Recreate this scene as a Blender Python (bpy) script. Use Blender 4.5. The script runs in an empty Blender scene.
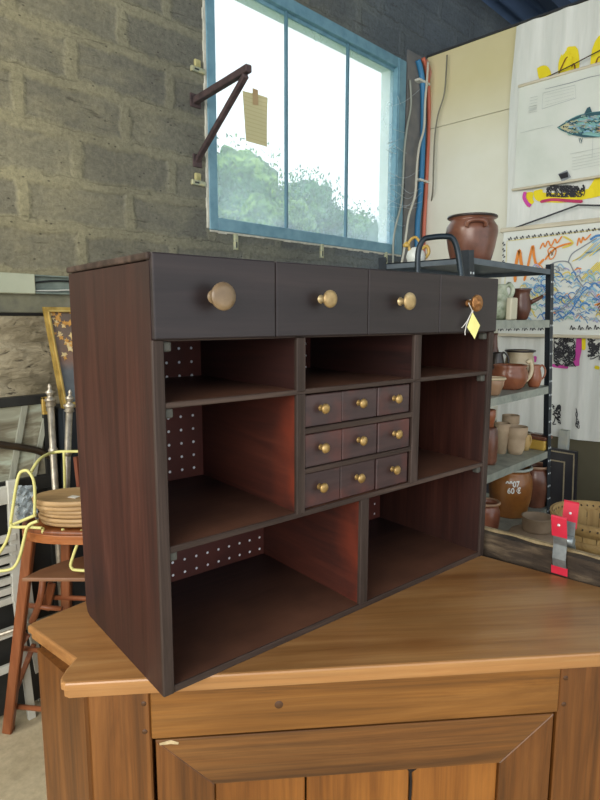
import bpy, bmesh, math, random
from mathutils import Vector, Matrix, Euler, noise
random.seed(7)
S = bpy.context.scene
COL = S.collection
R = math.radians

# ------------------------------------------------------------------ camera
FPX, PITCH, ROLL, YAW = 579.85, 0.141605, -0.001868, R(44.5)
CAM = Vector((0, 0, 1.54))
FW = Vector((math.cos(YAW), math.sin(YAW), 0))          # horizontal forward
RT = Vector((math.sin(YAW), -math.cos(YAW), 0))         # horizontal right
UP = Vector((0, 0, 1))
fwd3 = FW * math.cos(PITCH) - UP * math.sin(PITCH)
up3 = FW * math.sin(PITCH) + UP * math.cos(PITCH)
cr, sr = math.cos(ROLL), math.sin(ROLL)
cx = RT * cr - up3 * sr
cy = RT * sr + up3 * cr
cam = bpy.data.cameras.new('camera')
cam.sensor_fit = 'HORIZONTAL'; cam.sensor_width = 36
cam.lens = 36 * FPX / 600
cam.clip_start = 0.02; cam.clip_end = 200
camo = bpy.data.objects.new('camera', cam); COL.objects.link(camo)
m = Matrix((cx, cy, -fwd3)).transposed().to_4x4(); m.translation = CAM
camo.matrix_world = m
S.camera = camo

def ray(u, v):
    X = (u - 300) / FPX; Y = (400 - v) / FPX
    return cx * X + cy * Y + fwd3
def on(u, v, ax, val):                                   # where the sight line meets a wall / floor plane
    d = ray(u, v); i = 'xyz'.index(ax)
    return CAM + d * ((val - CAM[i]) / d[i])
def atF(u, v, F):                                        # at a given distance in front of the camera
    d = ray(u, v); return CAM + d * (F / d.dot(FW))
def cw(r, f, z): return RT * r + FW * f + UP * z

# ------------------------------------------------------------------ materials
def lin(h):
    h = h.lstrip('#'); o = []
    for i in (0, 2, 4):
        c = int(h[i:i+2], 16) / 255
        o.append(c / 12.92 if c <= .04045 else ((c + .055) / 1.055) ** 2.4)
    return (*o, 1)
MATS = {}
def newmat(name):
    mt = bpy.data.materials.new(name); mt.use_nodes = True
    nt = mt.node_tree; b = nt.nodes['Principled BSDF']
    return mt, nt, b
def L(nt, a, b): nt.links.new(a, b)
def coords(nt, scale=(1, 1, 1), rot=(0, 0, 0), loc=(0, 0, 0), kind='Object'):
    tc = nt.nodes.new('ShaderNodeTexCoord'); mp = nt.nodes.new('ShaderNodeMapping')
    mp.inputs['Scale'].default_value = scale; mp.inputs['Rotation'].default_value = rot; mp.inputs['Location'].default_value = loc
    L(nt, tc.outputs[kind], mp.inputs['Vector']); return mp.outputs['Vector']
def noise_n(nt, vec, scale, detail=4, rough=.6, dist=0):
    n = nt.nodes.new('ShaderNodeTexNoise'); n.inputs['Scale'].default_value = scale
    n.inputs['Detail'].default_value = detail; n.inputs['Roughness'].default_value = rough; n.inputs['Distortion'].default_value = dist
    L(nt, vec, n.inputs['Vector']); return n.outputs['Fac']
def ramp(nt, fac, stops):
    r = nt.nodes.new('ShaderNodeValToRGB'); e = r.color_ramp.elements
    while len(e) < len(stops): e.new(.5)
    for k, (p, c) in enumerate(stops):
        e[k].position = p; e[k].color = lin(c) if isinstance(c, str) else c
    L(nt, fac, r.inputs['Fac']); return r.outputs['Color']
def mix(nt, fac, a, b, mode='MIX'):
    n = nt.nodes.new('ShaderNodeMix'); n.data_type = 'RGBA'; n.blend_type = mode
    ins = [i for i in n.inputs if i.enabled or True]
    f = n.inputs[0]; A = n.inputs[6]; B = n.inputs[7]
    if hasattr(fac, 'is_linked'): L(nt, fac, f)
    else: f.default_value = fac
    for s, x in ((A, a), (B, b)):
        if isinstance(x, str): s.default_value = lin(x)
        elif isinstance(x, tuple): s.default_value = x
        else: L(nt, x, s)
    return n.outputs[2]
def bump(nt, b, h, strength=.3, dist=.01):
    n = nt.nodes.new('ShaderNodeBump'); n.inputs['Strength'].default_value = strength; n.inputs['Distance'].default_value = dist
    L(nt, h, n.inputs['Height']); L(nt, n.outputs['Normal'], b.inputs['Normal'])
def M(name, stops, scale=8, stretch=(1, 1, 1), rough=.6, metal=0, bmp=0, detail=5, dist=0, spec=.5, bdist=.01):
    """noise-coloured procedural material; stops = colours from dark to light"""
    if name in MATS: return MATS[name]
    mt, nt, b = newmat(name)
    v = coords(nt, stretch); f = noise_n(nt, v, scale, detail, .6, dist)
    if isinstance(stops, str): stops = [stops, stops]
    n = len(stops); st = [(.3 + .4 * k / (n - 1), c) for k, c in enumerate(stops)]
    L(nt, ramp(nt, f, st), b.inputs['Base Color'])
    b.inputs['Roughness'].default_value = rough; b.inputs['Metallic'].default_value = metal
    b.inputs['Specular IOR Level'].default_value = spec
    if bmp: bump(nt, b, f, bmp, bdist)
    MATS[name] = mt; return mt
def wood(name, dark, mid, light, axis='X', scale=1.0, rough=.4, knots=0, spec=.5, patch=None, patch_c=None, patch_scale=3, coat=0, patch_y=None, fine=.22, edge=False, fade=None):
    """streaky grain running along an object axis"""
    if name in MATS: return MATS[name]
    mt, nt, b = newmat(name)
    st = {'X': (1.1, 14, 14), 'Y': (14, 1.1, 14), 'Z': (14, 14, 1.1)}[axis]
    v = coords(nt, tuple(s * scale for s in st))
    f1 = noise_n(nt, v, 1.6, 6, .65, 1.2)
    st2 = {'X': (1.5, 90, 90), 'Y': (90, 1.5, 90), 'Z': (90, 90, 1.5)}[axis]
    f2 = noise_n(nt, coords(nt, tuple(s * scale for s in st2)), 1.5, 3, .7)
    c = ramp(nt, f1, [(.28, dark), (.5, mid), (.72, light)])
    c = mix(nt, fine, c, ramp(nt, f2, [(.3, '#8a8a8a'), (.65, '#ffffff')]), 'MULTIPLY')
    big = noise_n(nt, coords(nt), patch_scale, 3, .5)
    if patch_c:
        pf = ramp(nt, big, [(patch[0], (0, 0, 0, 1)), (patch[1], (1, 1, 1, 1))])
        if patch_y:                                       # wear concentrated near the front edge
            tcy = nt.nodes.new('ShaderNodeTexCoord'); sy_ = nt.nodes.new('ShaderNodeSeparateXYZ'); L(nt, tcy.outputs['Object'], sy_.inputs[0])
            my = nt.nodes.new('ShaderNodeMapRange'); my.inputs[1].default_value = patch_y[0]; my.inputs[2].default_value = patch_y[1]; L(nt, sy_.outputs['Y'], my.inputs[0])
            pf = mix(nt, 1.0, pf, my.outputs[0], 'MULTIPLY')
        c = mix(nt, pf, c, patch_c)
    else:
        c = mix(nt, .3, c, ramp(nt, big, [(.3, '#9a9a9a'), (.7, '#ffffff')]), 'MULTIPLY')
    if knots:
        vo = nt.nodes.new('ShaderNodeTexVoronoi'); vo.inputs['Scale'].default_value = knots
        sv = {'X': (.5, 1.2, 1.2), 'Y': (1.2, .5, 1.2), 'Z': (1.2, 1.2, .5)}[axis]
        L(nt, coords(nt, sv), vo.inputs['Vector'])
        c = mix(nt, ramp(nt, vo.outputs['Distance'], [(.0, (1, 1, 1, 1)), (.055, (.35, .35, .35, 1)), (.11, (0, 0, 0, 1))]), c, dark)
    if edge or fade:
        tce = nt.nodes.new('ShaderNodeTexCoord'); se = nt.nodes.new('ShaderNodeSeparateXYZ'); L(nt, tce.outputs['Object'], se.inputs[0])
        def rng(o, a, z):
            q = nt.nodes.new('ShaderNodeMapRange'); q.inputs[1].default_value = a; q.inputs[2].default_value = z; L(nt, o, q.inputs[0]); return q.outputs[0]
        wv = noise_n(nt, coords(nt), 5, 4, .6)
        if edge:                                          # darker toward the front, bottom and top edges of the board
            for o_, a_, z_ in (('Y', .07, 0.0), ('Z', .16, .0), ('Z', .5, .72)):
                fq = mix(nt, 1, rng(se.outputs[o_], a_, z_), ramp(nt, wv, [(.3, (.25, .25, .25, 1)), (.7, (.8, .8, .8, 1))]), 'MULTIPLY')
                c = mix(nt, fq, c, '#2a1e1c')
        if fade:                                          # light falloff painted in: paler toward the open front
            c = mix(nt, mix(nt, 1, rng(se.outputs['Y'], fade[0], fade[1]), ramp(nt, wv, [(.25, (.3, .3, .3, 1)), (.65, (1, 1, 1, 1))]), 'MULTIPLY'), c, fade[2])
    L(nt, c, b.inputs['Base Color'])
    b.inputs['Roughness'].default_value = rough; b.inputs['Specular IOR Level'].default_value = spec
    b.inputs['Coat Weight'].default_value = coat; b.inputs['Coat Roughness'].default_value = .25
    bump(nt, b, f2, .12, .002)
    MATS[name] = mt; return mt

def block_wall_mat():
    mt, nt, b = newmat('concrete_blockwork')
    tc = nt.nodes.new('ShaderNodeTexCoord'); sx = nt.nodes.new('ShaderNodeSeparateXYZ'); L(nt, tc.outputs['Object'], sx.inputs[0])
    wob = noise_n(nt, coords(nt), 9, 4, .6)
    def math_n(op, a, bb):
        n = nt.nodes.new('ShaderNodeMath'); n.operation = op
        for i, x in enumerate((a, bb)):
            if isinstance(x, (int, float)): n.inputs[i].default_value = x
            else: L(nt, x, n.inputs[i])
        return n.outputs[0]
    w = math_n('MULTIPLY', math_n('SUBTRACT', wob, .5), .06)
    cb = nt.nodes.new('ShaderNodeCombineXYZ')
    L(nt, math_n('ADD', math_n('SUBTRACT', sx.outputs['X'], .24), w), cb.inputs[0])
    L(nt, math_n('ADD', sx.outputs['Z'], w), cb.inputs[1])
    br = nt.nodes.new('ShaderNodeTexBrick'); L(nt, cb.outputs[0], br.inputs['Vector'])
    br.inputs['Scale'].default_value = 1; br.inputs['Brick Width'].default_value = .45; br.inputs['Row Height'].default_value = .19
    br.inputs['Mortar Size'].default_value = .037; br.inputs['Mortar Smooth'].default_value = .6; br.inputs['Bias'].default_value = -.2
    br.inputs['Color1'].default_value = lin('#8a887f'); br.inputs['Color2'].default_value = lin('#989587'); br.inputs['Mortar'].default_value = lin('#a5a18d')
    c = br.outputs['Color']
    sm = noise_n(nt, coords(nt, (1, 1, 1.6)), 3.3, 6, .65, .4)          # smeared mortar and bare patches
    c = mix(nt, ramp(nt, sm, [(.47, (0, 0, 0, 1)), (.66, (.75, .75, .75, 1))]), c, '#aaa590')
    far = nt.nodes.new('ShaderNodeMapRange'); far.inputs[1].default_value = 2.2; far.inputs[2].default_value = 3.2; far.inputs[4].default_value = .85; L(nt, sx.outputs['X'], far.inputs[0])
    c = mix(nt, far.outputs[0], c, '#77818a')  # window glare painted in as a blue-grey tint
    n1 = noise_n(nt, coords(nt), 2.2, 5, .6)
    c = mix(nt, .55, c, ramp(nt, n1, [(.3, '#a0a0a0'), (.7, '#fffdf2')]), 'MULTIPLY')
    n2 = noise_n(nt, coords(nt), 45, 6, .75)
    c = mix(nt, .5, c, ramp(nt, n2, [(.3, '#777777'), (.6, '#ffffff')]), 'MULTIPLY')
    # dark cracks along the bed joints
    n3 = noise_n(nt, coords(nt, (3, 3, 16)), 2.2, 6, .7, .6)
    c = mix(nt, ramp(nt, n3, [(.6, (0, 0, 0, 1)), (.68, (.7, .7, .7, 1))]), c, '#4a463c')
    dj = math_n('FRACT', math_n('DIVIDE', math_n('ADD', math_n('ADD', sx.outputs['Z'], w), -.012), .19), 0)
    dl = math_n('SUBTRACT', 1, math_n('MULTIPLY', math_n('ABSOLUTE', math_n('SUBTRACT', dj, .5), 0), 12)) if False else ramp(nt, dj, [(.0, (.75, .75, .75, 1)), (.05, (0, 0, 0, 1))])
    n4 = noise_n(nt, coords(nt, (1, 1, 2)), 5, 4, .6)
    c = mix(nt, mix(nt, 1, dl, ramp(nt, n4, [(.42, (0, 0, 0, 1)), (.6, (1, 1, 1, 1))]), 'MULTIPLY'), c, '#4e4a3f')
    # small pits
    vo = nt.nodes.new('ShaderNodeTexVoronoi'); vo.inputs['Scale'].default_value = 17; L(nt, coords(nt, (1, 1, 1.6)), vo.inputs['Vector'])
    c = mix(nt, ramp(nt, vo.outputs['Distance'], [(.05, (.8, .8, .8, 1)), (.12, (0, 0, 0, 1))]), c, '#3d3a34')
    # backlight painted in: blocks cooler and darker toward the window end
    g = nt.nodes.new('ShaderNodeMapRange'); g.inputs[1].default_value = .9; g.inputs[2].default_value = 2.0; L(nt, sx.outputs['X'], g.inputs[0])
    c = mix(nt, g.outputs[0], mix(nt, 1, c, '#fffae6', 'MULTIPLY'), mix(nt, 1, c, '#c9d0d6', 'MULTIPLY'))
    L(nt, c, b.inputs['Base Color']); b.inputs['Roughness'].default_value = .95
    hs = math_n('ADD', math_n('MULTIPLY', br.outputs['Fac'], .5), math_n('MULTIPLY', n2, .5))
    hs = math_n('ADD', hs, math_n('MULTIPLY', n3, -.6))
    bump(nt, b, hs, .7, .02)
    return mt

# ------------------------------------------------------------------ mesh builder
class MB:
    def __init__(s): s.bm = bmesh.new(); s.mi = 0; s.smooth = False
    def mat(s, i): s.mi = i; return s
    def _fin(s, before, smooth):
        for f in s.bm.faces:
            if f.index == -1 or f not in before:
                pass
    def add(s, verts, faces, smooth=False):
        vs = [s.bm.verts.new(v) for v in verts]
        for f in faces:
            try:
                fc = s.bm.faces.new([vs[i] for i in f]); fc.material_index = s.mi; fc.smooth = smooth
            except ValueError: pass
        return vs
    def box(s, x0, x1, y0, y1, z0, z1, bev=0, mtx=None, seg=1):
        t = bmesh.new()
        bmesh.ops.create_cube(t, size=1)
        for v in t.verts:
            v.co = Vector(((x0 + x1) / 2 + v.co.x * (x1 - x0), (y0 + y1) / 2 + v.co.y * (y1 - y0), (z0 + z1) / 2 + v.co.z * (z1 - z0)))
        if bev: bmesh.ops.bevel(t, geom=t.edges[:], offset=bev, segments=seg, affect='EDGES', profile=.5)
        if mtx is not None: bmesh.ops.transform(t, matrix=mtx, verts=t.verts)
        s._merge(t); return s
    def _merge(s, t, smooth=None):
        t.verts.index_update()
        vs = [s.bm.verts.new(v.co) for v in t.verts]
        for f in t.faces:
            fc = s.bm.faces.new([vs[v.index] for v in f.verts]); fc.material_index = s.mi; fc.smooth = f.smooth if smooth is None else smooth
        t.free()
    def bar(s, p, q, w, h, upv=(0, 0, 1), bev=0):
        """rectangular bar from p to q, w wide, h along upv"""
        p, q = Vector(p), Vector(q); d = q - p; l = d.length; d.normalize()
        u = Vector(upv); sd = d.cross(u)
        if sd.length < 1e-5: sd = d.cross(Vector((1, 0, 0)))
        sd.normalize(); u = sd.cross(d)
        mt = Matrix((d, sd, u)).transposed().to_4x4(); mt.translation = p
        return s.box(0, l, -w / 2, w / 2, -h / 2, h / 2, bev, mt)
    def tube(s, pts, r, seg=8, closed=False, caps=True):
        pts = [Vector(p) for p in pts]; n = len(pts); rings = []
        rr = r if isinstance(r, (list, tuple)) else [r] * n
        tprev = None; nrm = None
        for i, p in enumerate(pts):
            a = pts[(i - 1) % n] if (closed or i) else p
            b = pts[(i + 1) % n] if (closed or i < n - 1) else p
            t = (b - a).normalized()
            if nrm is None:
                nrm = t.orthogonal().normalized()
            else:
                nrm = (nrm - t * nrm.dot(t))
                nrm = nrm.normalized() if nrm.length > 1e-6 else t.orthogonal().normalized()
            bn = t.cross(nrm)
            rings.append([s.bm.verts.new(p + (nrm * math.cos(k * 2 * math.pi / seg) + bn * math.sin(k * 2 * math.pi / seg)) * rr[i]) for k in range(seg)])
        m_ = n if closed else n - 1
        for i in range(m_):
            A, B = rings[i], rings[(i + 1) % n]
            for k in range(seg):
                f = s.bm.faces.new((A[k], A[(k + 1) % seg], B[(k + 1) % seg], B[k])); f.smooth = True; f.material_index = s.mi
        if caps and not closed:
            for rg in (rings[0][::-1], rings[-1]):
                f = s.bm.faces.new(rg); f.material_index = s.mi
        return s
    def lathe(s, prof, seg=24, mtx=None, sx=1, sy=1):
        mtx = mtx or Matrix.Identity(4); rings = []
        for r, z in prof:
            if r < 1e-6: rings.append([s.bm.verts.new(mtx @ Vector((0, 0, z)))])
            else: rings.append([s.bm.verts.new(mtx @ Vector((r * sx * math.cos(k * 2 * math.pi / seg), r * sy * math.sin(k * 2 * math.pi / seg), z))) for k in range(seg)])
        for A, B in zip(rings, rings[1:]):
            for k in range(seg):
                k2 = (k + 1) % seg
                q = [A[k % len(A)], A[k2 % len(A)], B[k2 % len(B)], B[k % len(B)]]
                q2 = []
                for v in q:
                    if v not in q2: q2.append(v)
                if len(q2) > 2:
                    try:
                        f = s.bm.faces.new(q2); f.smooth = True; f.material_index = s.mi
                    except ValueError: pass
        return s
    def prism(s, poly, z0, z1, mtx=None, bev=0, seg=2):
        t = bmesh.new(); n = len(poly)
        a = [t.verts.new((x, y, z0)) for x, y in poly]; b = [t.verts.new((x, y, z1)) for x, y in poly]
        t.faces.new(a[::-1]); t.faces.new(b)
        for k in range(n): t.faces.new((a[k], a[(k + 1) % n], b[(k + 1) % n], b[k]))
        bmesh.ops.recalc_face_normals(t, faces=t.faces[:])
        if bev:
            es = [e for e in t.edges if abs(e.verts[0].co.z - z1) < 1e-6 and abs(e.verts[1].co.z - z1) < 1e-6]
            bmesh.ops.bevel(t, geom=es, offset=bev, segments=seg, affect='EDGES', profile=.5)
        if mtx is not None: bmesh.ops.transform(t, matrix=mtx, verts=t.verts)
        s._merge(t); return s
    def ribbon(s, pts, w, nrm):
        pts = [Vector(p) for p in pts]; nrm = Vector(nrm); n = len(pts); prev = None
        for i, p in enumerate(pts):
            t = (pts[min(i + 1, n - 1)] - pts[max(i - 1, 0)])
            if t.length < 1e-9: continue
            sd = t.normalized().cross(nrm).normalized()
            ww = w * (1 if 0 < i < n - 1 else .55)
            cur = (s.bm.verts.new(p + sd * ww / 2), s.bm.verts.new(p - sd * ww / 2))
            if prev:
                f = s.bm.faces.new((prev[0], cur[0], cur[1], prev[1])); f.material_index = s.mi
            prev = cur
        return s
    def poly(s, pts):
        f = s.bm.faces.new([s.bm.verts.new(p) for p in pts]); f.material_index = s.mi; return s
    def build(s, name, mats, parent=None, world=False, origin=True, recalc=True):
        if recalc: bmesh.ops.recalc_face_normals(s.bm, faces=s.bm.faces[:])
        o = bpy.data.objects.new(name, None)
        me = bpy.data.meshes.new(name)
        loc = Vector((0, 0, 0))
        if parent is None and origin and len(s.bm.verts):
            xs = [v.co.x for v in s.bm.verts]; ys = [v.co.y for v in s.bm.verts]; zs = [v.co.z for v in s.bm.verts]
            loc = Vector(((min(xs) + max(xs)) / 2, (min(ys) + max(ys)) / 2, min(zs)))
            bmesh.ops.translate(s.bm, vec=-loc, verts=s.bm.verts)
        if parent is not None and world:
            rt = parent
            while rt.parent: rt = rt.parent
            bmesh.ops.transform(s.bm, matrix=ROOTM[rt.name].inverted(), verts=s.bm.verts)
        s.bm.to_mesh(me); s.bm.free()
        bpy.data.objects.remove(o)
        o = bpy.data.objects.new(name, me); COL.objects.link(o)
        o.location = loc
        for x in (mats if isinstance(mats, (list, tuple)) else [mats]): me.materials.append(x)
        if parent is not None: o.parent = parent
        return o
ROOTM = {}
def tag(o, label, cat, group=None):
    o['label'] = label; o['category'] = cat
    if group: o['group'] = group
    return o
def thing(name, label, cat, loc=(0, 0, 0), rz=0, group=None):
    o = bpy.data.objects.new(name, None); COL.objects.link(o)
    o.empty_display_size = .05; o.location = loc; o.rotation_euler = (0, 0, rz)
    mm = Matrix.Rotation(rz, 4, 'Z'); mm.translation = Vector(loc); ROOTM[o.name] = mm
    return tag(o, label, cat, group)
def struct(name, mb, mt, parent=None):
    o = mb.build(name, mt, parent, origin=False)
    if parent is None: o['kind'] = 'structure'
    return o
def arc(c, r, a0, a1, n, ax1, ax2):
    c, ax1, ax2 = Vector(c), Vector(ax1), Vector(ax2)
    return [c + ax1 * (r * math.cos(R(a0 + (a1 - a0) * k / n))) + ax2 * (r * math.sin(R(a0 + (a1 - a0) * k / n))) for k in range(n + 1)]
def smooth_path(pts, n=6):
    pts = [Vector(p) for p in pts]; out = []
    for i in range(len(pts) - 1):
        p0 = pts[max(i - 1, 0)]; p1 = pts[i]; p2 = pts[i + 1]; p3 = pts[min(i + 2, len(pts) - 1)]
        for k in range(n):
            t = k / n
            out.append(.5 * ((2 * p1) + (p2 - p0) * t + (2 * p0 - 5 * p1 + 4 * p2 - p3) * t * t + (3 * p1 - p0 - 3 * p2 + p3) * t ** 3))
    out.append(pts[-1]); return out

# ================================================================== SETTING
YW, XP = 2.4, 3.7
WX0, WX1, WZ0, WZ1 = 1.80, 3.43, 1.975, 3.215      # window opening
blk = block_wall_mat()
mb = MB()
YO = YW + .12
for (x0, x1, z0, z1) in ((-4, WX0, 1.55, 4.6), (WX0, WX1, 0, WZ0), (WX0, WX1, WZ1, 4.6), (WX1, 9, 0, 4.6), (-4, WX0, 0, 1.55)):
    mb.box(x0, x1, YW, YO, z0, z1)
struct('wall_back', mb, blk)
# rough stone masonry facing under the ledge (left end of that wall)
mb = MB(); nx, nz = 150, 90; vs = []
for j in range(nz + 1):
    for i in range(nx + 1):
        x = -1.2 + 3.0 * i / nx; z = 1.543 * j / nz
        q = Vector((x * 5, 3.1, z * 8)); d = noise.fractal(q, 1, 2, 5) * .022 + abs(noise.noise(Vector((x * 4, 0, z * 9)))) * .03
        vs.append((x, YW - .012 - d, z))
mb.add(vs, [(j * (nx + 1) + i, j * (nx + 1) + i + 1, (j + 1) * (nx + 1) + i + 1, (j + 1) * (nx + 1) + i) for j in range(nz) for i in range(nx)])
mt, nt, b = newmat('rough_stone')
f1 = noise_n(nt, coords(nt, (1, 1, 2.2)), 5, 8, .65, .5); f2 = noise_n(nt, coords(nt, (1, 1, 3)), 9, 6, .7, 1.5)
c = ramp(nt, f1, [(.3, '#7d7257'), (.5, '#a2967a'), (.7, '#b9ae93')])
c = mix(nt, ramp(nt, f2, [(.34, (1, 1, 1, 1)), (.42, (0, 0, 0, 1))]), c, '#4b4333')
L(nt, c, b.inputs['Base Color']); b.inputs['Roughness'].default_value = .95; bump(nt, b, f2, .8, .03)
struct('wall_lower', mb, mt)
# concrete ledge band between the blocks and the stone
conc = M('grey_concrete', ['#5d5d53', '#74735f', '#858270'], 12, rough=.9, bmp=.3)
struct('trim_1', MB().box(-4, 1.8, YW - .03, YW + .02, 1.556, 1.70, .003), conc)
struct('trim_2', MB().box(-4, 1.8, YW - .028, YW + .02, 1.545, 1.5555), M('black_gap', '#15130f', rough=1))

# floor
mt, nt, b = newmat('concrete_floor')
f1 = noise_n(nt, coords(nt), 2.5, 6, .65); f2 = noise_n(nt, coords(nt), 30, 5, .7)
c = mix(nt, .4, ramp(nt, f1, [(.3, '#b5a584'), (.7, '#d6c7a4')]), ramp(nt, f2, [(.3, '#909090'), (.7, '#ffffff')]), 'MULTIPLY')
L(nt, c, b.inputs['Base Color']); b.inputs['Roughness'].default_value = .8
struct('floor', MB().box(-4, 9, -4, YW, -.1, 0), mt)
struct('ground', MB().box(-30, 40, YO, 40, -.12, -.02), M('grass_ground', ['#6f8a4d', '#93a868'], 3, rough=1))

# cream board partition on the right
mt, nt, b = newmat('cream_partition')
tc = nt.nodes.new('ShaderNodeTexCoord'); sx = nt.nodes.new('ShaderNodeSeparateXYZ'); L(nt, tc.outputs['Object'], sx.inputs[0])
f1 = noise_n(nt, coords(nt), 1.2, 4, .6); f2 = noise_n(nt, coords(nt, (1, 1, 1)), 22, 4, .8)
c = ramp(nt, f1, [(.3, '#d3d1bd'), (.7, '#e1e0d2')])
c = mix(nt, ramp(nt, f2, [(.72, (0, 0, 0, 1)), (.78, (.7, .7, .7, 1))]), c, '#7f7a68')
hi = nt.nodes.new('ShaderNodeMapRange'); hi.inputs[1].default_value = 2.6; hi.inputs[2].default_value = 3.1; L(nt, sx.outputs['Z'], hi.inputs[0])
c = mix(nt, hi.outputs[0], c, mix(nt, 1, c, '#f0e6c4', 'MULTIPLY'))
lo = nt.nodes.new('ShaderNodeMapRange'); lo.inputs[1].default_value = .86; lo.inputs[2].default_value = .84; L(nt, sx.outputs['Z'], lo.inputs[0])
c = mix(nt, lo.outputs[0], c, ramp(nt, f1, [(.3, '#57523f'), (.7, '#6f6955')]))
L(nt, c, b.inputs['Base Color']); b.inputs['Roughness'].default_value = .85
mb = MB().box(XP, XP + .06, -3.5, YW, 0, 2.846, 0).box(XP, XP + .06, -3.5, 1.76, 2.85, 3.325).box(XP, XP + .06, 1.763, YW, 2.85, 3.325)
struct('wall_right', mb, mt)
struct('trim_3', MB().box(XP - .012, XP + .07, -3.5, YW, 3.325, 3.337), M('dark_capping', '#2a2d30', rough=.8))
struct('wall_far_blocker', MB().box(8.9, 9, -4, YW, 0, 4.6), blk)  # unseen end wall, added to keep the space behind the partition dark

# corrugated roof
mb = MB(); vs = []; ny = 420; 
for j in range(ny + 1):
    y = -4 + (YW + 4) * j / ny
    z = 3.95 + (YW - y) * .10 + .022 * math.sin(2 * math.pi * (YW - y) / .15)
    vs += [(-4, y, z), (9, y, z), (-4, y, z + .01), (9, y, z + .01)]
mb.add(vs, [(4*j, 4*j+1, 4*j+5, 4*j+4) for j in range(ny)] + [(4*j+2, 4*j+6, 4*j+7, 4*j+3) for j in range(ny)])
struct('ceiling', mb, M('blue_grey_sheet_metal', ['#4a617f', '#5f78a0'], 2, rough=.6, metal=.3))
struct('trim_4', MB().box(-4, 9, 1.95, 2.03, 3.87, 3.985), M('roof_purlin', '#2c3c52', rough=.7))

# ---- window
blue = M('blue_paint', ['#577f90', '#678f9f', '#7299a8'], 14, rough=.5, bmp=.05)
gm, nt, b = newmat('hazed_glass')
out = nt.nodes['Material Output']; nt.nodes.remove(b)
tr = nt.nodes.new('ShaderNodeBsdfTransparent'); tr.inputs[0].default_value = (.97, .99, 1, 1)
tl = nt.nodes.new('ShaderNodeBsdfTranslucent'); tl.inputs[0].default_value = (.78, .92, 1, 1)  # bloom painted in: bluish translucent share veils the view
gl = nt.nodes.new('ShaderNodeBsdfGlossy'); gl.inputs['Roughness'].default_value = .08
mx = nt.nodes.new('ShaderNodeMixShader'); mx2 = nt.nodes.new('ShaderNodeMixShader'); mx2.inputs[0].default_value = .03
fz = noise_n(nt, coords(nt), 3, 5, .6)
mr = nt.nodes.new('ShaderNodeMapRange'); mr.inputs[1].default_value = .3; mr.inputs[2].default_value = .7; mr.inputs[3].default_value = .17; mr.inputs[4].default_value = .30
L(nt, fz, mr.inputs[0]); L(nt, mr.outputs[0], mx.inputs[0])
L(nt, tr.outputs[0], mx.inputs[1]); L(nt, tl.outputs[0], mx.inputs[2])
L(nt, mx.outputs[0], mx2.inputs[1]); L(nt, gl.outputs[0], mx2.inputs[2]); L(nt, mx2.outputs[0], out.inputs[0])
win = bpy.data.objects.new('window_1', None); COL.objects.link(win); win.location = (2.6, YW, WZ0); win['kind'] = 'structure'
mm = Matrix.Identity(4); mm.translation = win.location; ROOTM[win.name] = mm
mb = MB(); y0, y1 = YW - .012, YW + .05
GX0, GX1, GZ0, GZ1 = 1.848, 3.338, 2.032, 3.158
mb.box(WX0 - .005, GX0, y0, y1, WZ0 - .005, WZ1 + .005, .003).box(GX1, WX1 + .005, y0, y1, WZ0 - .005, WZ1 + .005, .003)
mb.box(GX0, GX1, y0, y1, WZ0 - .005, GZ0, .003).box(GX0, GX1, y0, y1, GZ1, WZ1 + .005, .003)
mb.box(GX1 + .012, GX1 + .02, y0 - .006, y0 + .002, WZ0, WZ1).box(GX0, GX1, y0 + .03, y0 + .04, GZ1 - .018, GZ1)
mb.build('window_frame', blue, win, world=True)
MX = (2.342, 2.857)
for x in MX: MB().box(x - .007, x + .007, y0 + .014, y0 + .034, GZ0, GZ1, .002).build('glazing_bar', M('bar_blue', ['#466a79', '#527887'], 14, rough=.5), win, world=True)
edges = [GX0, *MX, GX1]
for a, c_ in zip(edges, edges[1:]):
    MB().box(a, c_, YW + .022, YW + .026, GZ0, GZ1).build('window_pane', gm, win, world=True)
rv = M('pale_reveal', ['#c6d3d2', '#dfe6df'], 6, rough=.9)
mb = MB()
mb.box(WX0 - .005, GX0 - .01, YW + .05, YO, WZ0, WZ1).box(GX1, WX1, YW + .05, YO + .002, WZ0, WZ1).box(WX0, WX1, YW + .05, YO + .002, GZ1, WZ1).box(WX0, WX1, YW + .05, YO + .03, WZ0, GZ0)
mb.build('window_reveal', rv, win, world=True)
put = M('white_putty', ['#a9a99c', '#c9c8bb'], 30, rough=.9, bmp=.5)
mb = MB()
for i in range(26):                                    # ragged mortar line round the frame
    z = WZ0 + (WZ1 - WZ0) * i / 26
    mb.box(WX0 - .016 - random.random() * .006, WX0 - .004, YW - .008, YW + .01, z, z + .05, .002)
for i in range(32):
    x = WX0 + (WX1 - WX0) * i / 32
    mb.box(x, x + .056, YW - .006, YW + .01, WZ0 - .012 - random.random() * .008, WZ0 - .004, .002)
mb.build('mortar_line', put, win, world=True)

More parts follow.
